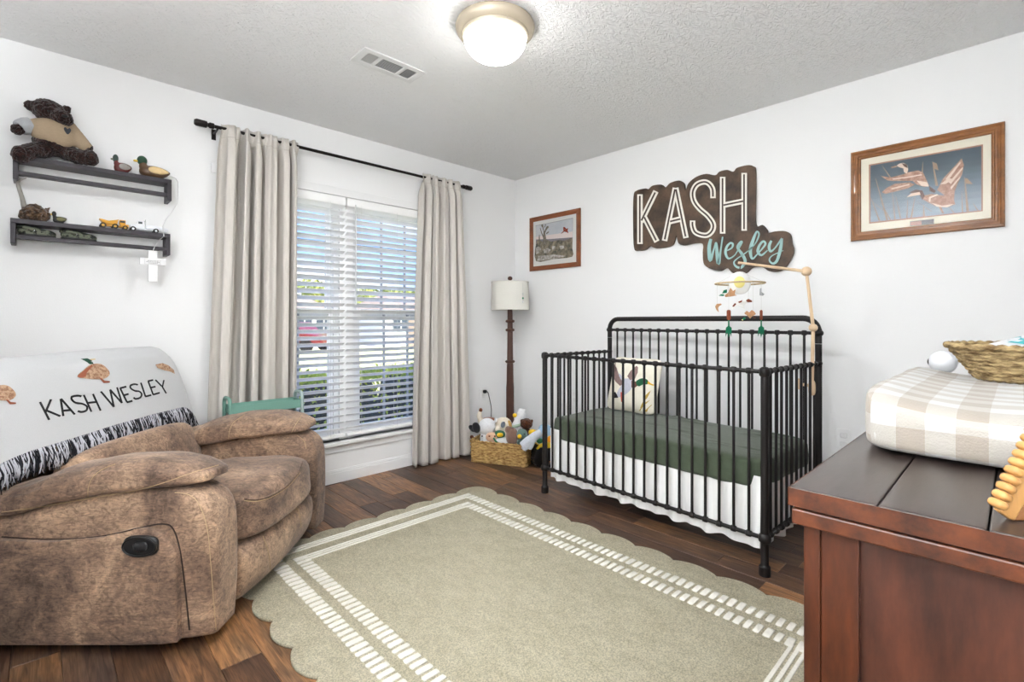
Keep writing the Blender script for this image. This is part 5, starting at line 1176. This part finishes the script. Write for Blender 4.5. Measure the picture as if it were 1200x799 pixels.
for k in range(4):
    a = DY1-(k+1)*.1165-(0 if k < 3 else .0125); b = DY1-k*.1165; MB().bb(d2(DX0+.0012, a+.0008, DH-.030), d2(DX1, b-.0008, DH)).build('top_board', m_top, t, smooth=0, bevel=.0025)
MB().bb(d2(DX0, DY0-.001, DH-.030), d2(DX0+.0012, DY1+.0005, DH-.0015)).build('edge_band', m_ch, t, smooth=0)
MB().bb(d2(DX0, DY1, DH-.030), d2(DX1, DY1+.0012, DH-.0015)).build('edge_band', m_ch, t, smooth=0)
MB().bb(d2(DX0+.010, DY0+.01, DH-.034), d2(DX1-.01, DY1-.008, DH-.0305)).build('shadow_gap', m_gap_shade, t, smooth=0)  # dark strip, the shade under the top put into its colour
MB().bb(d2(DX0+.003, DY0+.004, DH-.060), d2(DX1-.005, DY1-.003, DH-.0345)).build('moulding', m_ch, t, smooth=0, bevel=.003)
bx_ = DX0+.018; by_ = DY1-.016; zt_ = DH-.0605
for yy0, yy1, xx in ((by_-.024, by_, bx_+.001), (DY0+.016, DY0+.04, bx_+.001)): MB().bb(d2(xx, yy0, 0), d2(xx+.05, yy1, zt_)).build('corner_post', m_chv, t, smooth=0, bevel=.003)
for yy0, yy1 in ((by_-.075, by_-.0245), (DY0+.0405, DY0+.09)): MB().bb(d2(bx_+.003, yy0, .09), d2(bx_+.026, yy1, zt_)).build('stile', m_chv, t, smooth=0, bevel=.002)
MB().bb(d2(bx_+.003, DY0+.0905, .09), d2(bx_+.026, by_-.0755, .17)).build('bottom_rail', m_ch, t, smooth=0, bevel=.002)
MB().bb(d2(bx_+.014, DY0+.088, .165), d2(bx_+.022, by_-.072, zt_)).build('end_panel', m_pan, t, smooth=0)
# carcass, drawers on the room side, legs at the far end
MB().bb(d2(bx_+.03, DY0+.02, .08), d2(DX1-.03, by_-.018, zt_)).build('carcass', m_pan, t, smooth=0)
for yy in (by_-.05, DY0+.016): MB().bb(d2(DX1-.07, yy, 0), d2(DX1-.02, yy+.05, zt_)).build('corner_post', m_chv, t, smooth=0, bevel=.003)
m_brs = M('aged brass', (112, 92, 60), .4, metal=.8)
for r_ in range(3):
    for c_ in range(2):
        xa_ = DX0+.09+c_*.79; z0_ = .12+r_*.218
        o = MB().bb(d2(xa_, by_-.020, z0_), d2(xa_+.77, by_-.004, z0_+.205)).build('drawer', m_ch, t, smooth=0, bevel=.004)
        for s_ in (.2, .57): MB().ell(d2(xa_+s_, by_+.008, z0_+.10), (.014, .012, .014)).build('knob', m_brs, o, smooth=180)

# ------------------------------------------------------------------ changing pad with gingham cover
def gingham():
    m = bpy.data.materials.new('beige gingham'); m.use_nodes = True; n = m.node_tree.nodes; l = m.node_tree.links; b = n['Principled BSDF']
    t = n.new('ShaderNodeTexCoord'); s_ = n.new('ShaderNodeSeparateXYZ'); l.new(t.outputs['UV'], s_.inputs[0])
    def stripe(o_):
        mu = n.new('ShaderNodeMath'); mu.operation = 'MULTIPLY'; mu.inputs[1].default_value = 1/.088; l.new(o_, mu.inputs[0])
        fr = n.new('ShaderNodeMath'); fr.operation = 'FRACT'; l.new(mu.outputs[0], fr.inputs[0]); gt = n.new('ShaderNodeMath'); gt.operation = 'GREATER_THAN'; gt.inputs[1].default_value = .5; l.new(fr.outputs[0], gt.inputs[0]); return gt.outputs[0]
    ad = n.new('ShaderNodeMath'); ad.operation = 'ADD'; l.new(stripe(s_.outputs[0]), ad.inputs[0]); l.new(stripe(s_.outputs[1]), ad.inputs[1])
    hf = n.new('ShaderNodeMath'); hf.operation = 'MULTIPLY'; hf.inputs[1].default_value = .5; l.new(ad.outputs[0], hf.inputs[0])
    r = n.new('ShaderNodeValToRGB'); e = r.color_ramp.elements; e[0].color = (*lin((190, 190, 188)), 1); e[1].color = (*lin((160, 151, 140)), 1); q = e.new(.5); q.color = (*lin((175, 170, 162)), 1); l.new(hf.outputs[0], r.inputs[0]); l.new(r.outputs[0], b.inputs['Base Color'])
    b.inputs['Roughness'].default_value = .9; b.inputs['Specular IOR Level'].default_value = .1; b.inputs['Sheen Weight'].default_value = .2
    x = n.new('ShaderNodeTexNoise'); x.inputs['Scale'].default_value = 260; l.new(t.outputs['Object'], x.inputs['Vector']); bp = n.new('ShaderNodeBump'); bp.inputs['Strength'].default_value = .2; bp.inputs['Distance'].default_value = .01; l.new(x.outputs[0], bp.inputs['Height']); l.new(bp.outputs[0], b.inputs['Normal'])
    return m
PX0, PX1, PY0, PY1 = -2.005, -1.14, -3.475, -3.062
pt2 = thing('changing_pad', 'changing pad in a beige and white gingham cover on the dresser', 'changing pad', ((PX0+PX1)/2, (PY0+PY1)/2, DH))
PLX, PLY = PX1-PX0, PY1-PY0
def padtop(x, y): # contoured: raised long sides, dipping in the middle
    k = min(1, abs(y)/(PLY/2)); return .103+.033*k**2.2
def pdf(x, y, z, q):
    h = padtop(x, y); e = max(0, (abs(q.x)-.86)/.14)
    zz = h*(z+.5) if z > -.5 else 0
    zz += .004*nz3(x, y, z, 9)*(1 if z > -.3 else 0)
    sag = .006*sin(17*y)*max(0, -q.x)*(1-abs(q.z))
    return (x+sag-.012*max(0, -q.x)*(1-q.z*q.z), y, max(zz-.012*e*e*max(0, q.z), .0006))
a = MB().soft((0, 0, 0), (PLX, PLY, 1.0), 9, 30, pdf)
o = a.build('cover', gingham(), pt2, smooth=180)
uv = o.data.uv_layers.new(name='UVMap')
for poly in o.data.polygons:
    nrm = poly.normal
    for li in poly.loop_indices:
        c = o.data.vertices[o.data.loops[li].vertex_index].co
        if abs(nrm.x) > .75: u_, v_ = -PLX/2-(.1-c.z)*1.0, c.y      # end face continues the cloth over the edge
        elif abs(nrm.y) > .75: u_, v_ = c.x, (PLY/2+(.1-c.z))*(1 if c.y > 0 else -1)
        else: u_, v_ = c.x, c.y
        uv.data[li].uv = (u_+1.0, v_+1.004)

# ------------------------------------------------------------------ seagrass basket with wipes on the pad
zb_ = DH+.106
c_ = Vector((-1.27, -3.31, zb_))
t = thing('seagrass_basket', 'round seagrass basket standing on the gingham changing pad', 'basket', c_)
m, rim = woven(.125, .10, .092, 9, 40, .006, .063, oval=True)
m.build('woven_body', m_sg, t, smooth=180)
MB().tube([(x, y, .094+.002*sin(i*1.1)) for i, (x, y) in enumerate(rim)], .0075, 8, True).build('rim', m_sg, t, smooth=180)
m_tq = M('turquoise print', (24, 178, 186), .4); m_plw = M('white plastic film', (238, 240, 243), .35); m_tq2 = M('pale turquoise print', (140, 218, 216), .4)
t = thing('wipes_pack', 'white and turquoise pack of wipes lying in the seagrass basket', 'wipes pack', c_+Vector((.03, .0, .080)), rot=(radians(2), radians(-11), -YAW+.15))
MB().soft((.01, 0, 0), (.27, .15, .05), 4, 12, lambda x, y, z, q: (x, y, z*(1-.5*abs(q.x)**3)+.003*nz3(x, y, z, 20))).build('film', m_plw, t, smooth=180)
a = MB().grid(lambda u, v: (-.035+.155*u+.025*v, -.062+.124*v, .0262-.004*abs(2*v-1)**2-.006*max(0, u-.7)), 10, 8).build('label', m_tq, t, smooth=180)
zl = .0275
for poly, mt_ in (([(-.005, .01), (.010, .01), (.020, .045), (.005, .045)], m_plw), ([(.06, -.04), (.13, -.04), (.13, -.03), (.06, -.03)], m_tq2)):
    MB().prism(poly, lambda u, v: (u, v, zl-.002), lambda u, v: (u, v, zl)).build('lettering', mt_, t, smooth=0)
MB().tube([(.058+.014*cos(q), .026+.014*sin(q), zl-.001) for q in [.2+i*.45 for i in range(13)]], .004, 6).build('lettering', m_plw, t, smooth=60)
p_ = at(1101, 429, 1.52)
t = thing('baby_monitor', 'round white baby monitor camera behind the changing pad', 'baby monitor', (p_.x, -3.12, DH)); p_ = Vector((p_.x, -3.12, p_.z))
t.location = (-.74, -3.095, DH)
MB().lathe([(.04, 0), (.042, .008), (.03, .016), (.012, .03), (.011, .075)], seg=20).build('stand', m_wt, t, smooth=40)
MB().ell((0, 0, .112), (.043, .043, .043), None, 8).build('head', m_wt, t, smooth=180); MB().ell((0, .034, .112), (.016, .012, .016)).build('lens', m_blk, t, smooth=180)
# wooden block with rounded knobs leaning at the right edge
m_blw = M('honey toy wood', (190, 142, 84), .5, var=.1, scale=14, stretch=(4, 4, 1), coat=.1); m_bld = M('shaded toy wood', (150, 100, 60), .6, var=.1, scale=14)
p_ = on(1172, 612, 'z', DH); e2 = on(1166, 603, 'z', DH)
t = thing('wooden_toy', 'honey wooden block edged with rounded pegs, right edge of dresser', 'wooden toy', (p_.x, p_.y, DH), -YAW)
rot_ = RY(radians(38))
# local frame: x right, y away, z up; a slanting bar rising to the right
dirx = Vector((cos(radians(56)), .12, sin(radians(56)))).normalized()
nrmx = Vector((-sin(radians(56)), 0, cos(radians(56))))
L_ = .17; a = MB(); w_, th_ = .012, .030
def wp(s_, n_, d_): return dirx*s_+nrmx*n_+Vector((0, 1, 0))*d_+Vector((.004, 0, .0))
a.prism([(0, -.020), (L_, -.030), (L_, .004), (0, .004)], lambda u, v: wp(u, v, 0), lambda u, v: wp(u, v, w_))
lowz = min(v[2] for v in a.v)
a.v = [(v[0], v[1], v[2]-lowz+.0003) for v in a.v]; a.build('block', m_blw, t, smooth=0, bevel=.003)
a = MB(); a.prism([(.02, -.055), (L_, -.075), (L_, -.0305), (.0, -.0205)], lambda u, v: wp(u, v, .002), lambda u, v: wp(u, v, w_+.004)); a.v = [(v[0], v[1], max(v[2]-lowz, .0003)) for v in a.v]; a.build('back_block', m_bld, t, smooth=0, bevel=.003)
for k in range(11):
    s_ = .006+k*.0128
    MB().soft(wp(s_+.003, .006, w_/2)+Vector((0, 0, -lowz+.0003)), (.0125, w_+.010, .017), 2.6, 6, None, RY(radians(-56))).build('peg', m_blw, t, smooth=180)

# ------------------------------------------------------------------ outside the window
m_lawn = M('dry sunny lawn', (226, 220, 164), .95, col2=(198, 192, 124), scale=1.4, detail=8); m_road = M('pale street', (186, 184, 180), .9, var=.06, scale=4)
GZ = -.35
struct(MB().bb((-30, .5, GZ-.2), (70, 90, GZ)).build('lawn', m_lawn, smooth=0))
struct(MB().bb((-30, 23, GZ-.1), (70, 28.5, GZ+.02)).build('street', m_road, smooth=0))
struct(MB().bb((-6, .165, GZ-.2), (3, .5, GZ)).build('planting_bed', M('mulch', (70, 52, 40), .95, var=.3, scale=20)))
m_leaf = M('hedge leaf', (206, 214, 66), .6, col2=(128, 158, 44), scale=7, lo=.35, hi=.6); m_leaf_shade = M('hedge inner shade', (38, 46, 34), .9, var=.3, scale=15); m_trunk = M('bark', (92, 76, 62), .9, var=.2, scale=10)
def leaves(n_, fn, size, seed):
    rg = random.Random(seed); m = MB()
    for i in range(n_):
        p = Vector(fn(rg)); a = Vector((rg.gauss(0, 1), rg.gauss(0, 1), rg.gauss(0, 1))).normalized(); b = a.orthogonal().normalized(); c = a.cross(b); s_ = size*rg.uniform(.6, 1.3)
        m.add([p-b*s_, p+c*s_*.5, p+b*s_, p-c*s_*.5+a*s_*.15], [(0, 1, 2, 3)])
    return m
for hi_, (x0, x1, lab) in enumerate(((-2.75, -1.72, 'left clipped yellow-green hedge outside the window'), (-1.68, -.95, 'middle clipped yellow-green hedge outside the window'), (-.90, .05, 'right clipped yellow-green hedge outside the window'))):
    cx_ = (x0+x1)/2; t = thing('hedge', lab, 'hedge', (cx_, .92, GZ), group='hedges under the window'); hw = (x1-x0)/2; hz_ = 1.04+.06*(hi_ == 0)
    MB().soft((0, 0, hz_*.46), (2*hw*.92, .52, hz_*.90), 5, 10, lambda x, y, z, q: (x+.05*nz3(x, y, z, 5), y+.04*nz3(y, x, z, 5), z+.04*nz3(z, y, x, 6))).build('core', m_leaf_shade, t, smooth=180)  # core coloured dark as the shade inside the hedge
    def pick(rg, hw=hw, hz_=hz_):
        k = rg.random()
        if k < .6: return (rg.uniform(-hw, hw), rg.uniform(-.28, .28), hz_*(.93+rg.uniform(-.03, .06)))
        z = hz_*(1-rg.random()**2*.9); return (rg.uniform(-hw, hw), -.27+rg.uniform(-.04, .03), z)
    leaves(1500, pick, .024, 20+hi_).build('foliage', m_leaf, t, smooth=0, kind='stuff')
m_tl1 = M('sunny tree leaf', (182, 186, 92), .8, col2=(118, 134, 70), scale=1.2); 
def tree(label, px, Z, ztop, r, seed, nl=1400, sz=.22):
    p = at(px, HY, Z); t = thing('tree', label, 'tree', (p.x, p.y, GZ), group='trees across the street'); h = ztop-GZ
    MB().tube([(0, 0, 0), (.1, 0, h*.3), (0, .1, h*.62)], [.22, .16, .08], 8).build('trunk', m_trunk, t, smooth=60)
    def pick(rg):
        d = Vector((rg.gauss(0, 1), rg.gauss(0, 1), rg.gauss(0, 1))).normalized(); k = rg.random()**.4; return (d.x*r*k, d.y*r*k, h*.62+d.z*h*.38*k)
    leaves(nl, pick, sz, seed).build('crown', m_tl1, t, smooth=0, kind='stuff')
for px, Z, zt_, r, lab in ((362, 40, 4.6, 2.2, 'first pale green tree from the left beyond the street'), (392, 46, 4.6, 2.2, 'second pale green tree from the left beyond the street'), (424, 42, 4.2, 2.2, 'pale green tree just right of the window mullion, beyond the street'), (452, 48, 4.6, 2.2, 'fourth pale green tree from the left beyond the street'), (480, 44, 4.2, 2.2, 'rightmost pale green tree beyond the street')): tree(lab, px, Z, zt_, r, int(px))
m_hw = M('white siding', (236, 234, 230), .7); m_rf = M('brown shingle roof', (158, 138, 126), .85, var=.1, scale=6); m_hwin = M('house window', (70, 80, 92), .2)
def house(label, px, Z, w, hz_):
    p = at(px, HY, Z); t = thing('house', label, 'house', (p.x, p.y, GZ), -.12, group='houses across the street')
    MB().bb((-w/2, -3, 0), (w/2, 3, hz_)).build('wall', m_hw, t, smooth=0)
    MB().prism([(-w/2-.4, hz_), (w/2+.4, hz_), (w/2-1.2, hz_+1.0), (-w/2+1.2, hz_+1.0)], lambda u, v: (u, -3.4+2.4*(v-hz_), v), lambda u, v: (u, 3.4-2.4*(v-hz_), v)).build('roof', m_rf, t, smooth=0)
    for k in (-.3, .05, .33): o = MB().bb((w*k-.5, -3.04, .9), (w*k+.5, -3.0, 2.0)).build('window', m_hwin, t, smooth=0); MB().bb((w*k-.03, -3.06, .9), (w*k+.03, -3.04, 2.0)).build('glazing_bar', m_hw, o, smooth=0)
    MB().bb((-w*.14-.45, -3.05, 0), (-w*.14+.45, -3.0, 2.05)).build('door', m_rf, t, smooth=0)
house('white house with brown roof seen through the right blind', 474, 32, 5.4, 2.1); house('white house with brown roof seen through the left blind', 340, 36, 4.6, 2.1)
def car(label, px, Z, col, rz):
    p = at(px, HY, Z); t = thing('car', label, 'car', (p.x, p.y, GZ+.02), rz); mb = M('car paint %d' % px, col, .3, coat=.5)
    MB().prism([(-2.2, .3), (2.2, .3), (2.2, .75), (1.3, .88), (.75, 1.4), (-1.0, 1.45), (-1.7, .95), (-2.2, .9)], lambda u, v: (u, -.85+.12*max(0, v-.9), v), lambda u, v: (u, .85-.12*max(0, v-.9), v)).build('body', mb, t, smooth=0, bevel=.05)
    MB().prism([(-1.5, .95), (1.1, .92), (.68, 1.34), (-.95, 1.38)], lambda u, v: (u, -.87+.12*max(0, v-.9), v), lambda u, v: (u, .87-.12*max(0, v-.9), v)).build('side_window', m_hwin, t, smooth=0)
    for x in (-1.35, 1.4):
        for s_ in (-1, 1): MB().cyl((x, s_*.72, .32), (x, s_*.88, .32), .32, 16).build('wheel', m_tyre, t, smooth=40)
car('red car parked outside, seen through the left blind', 338, 24, (120, 30, 34), -.9); car('pale grey car parked outside, seen through the right blind', 456, 34, (188, 190, 194), -.15)
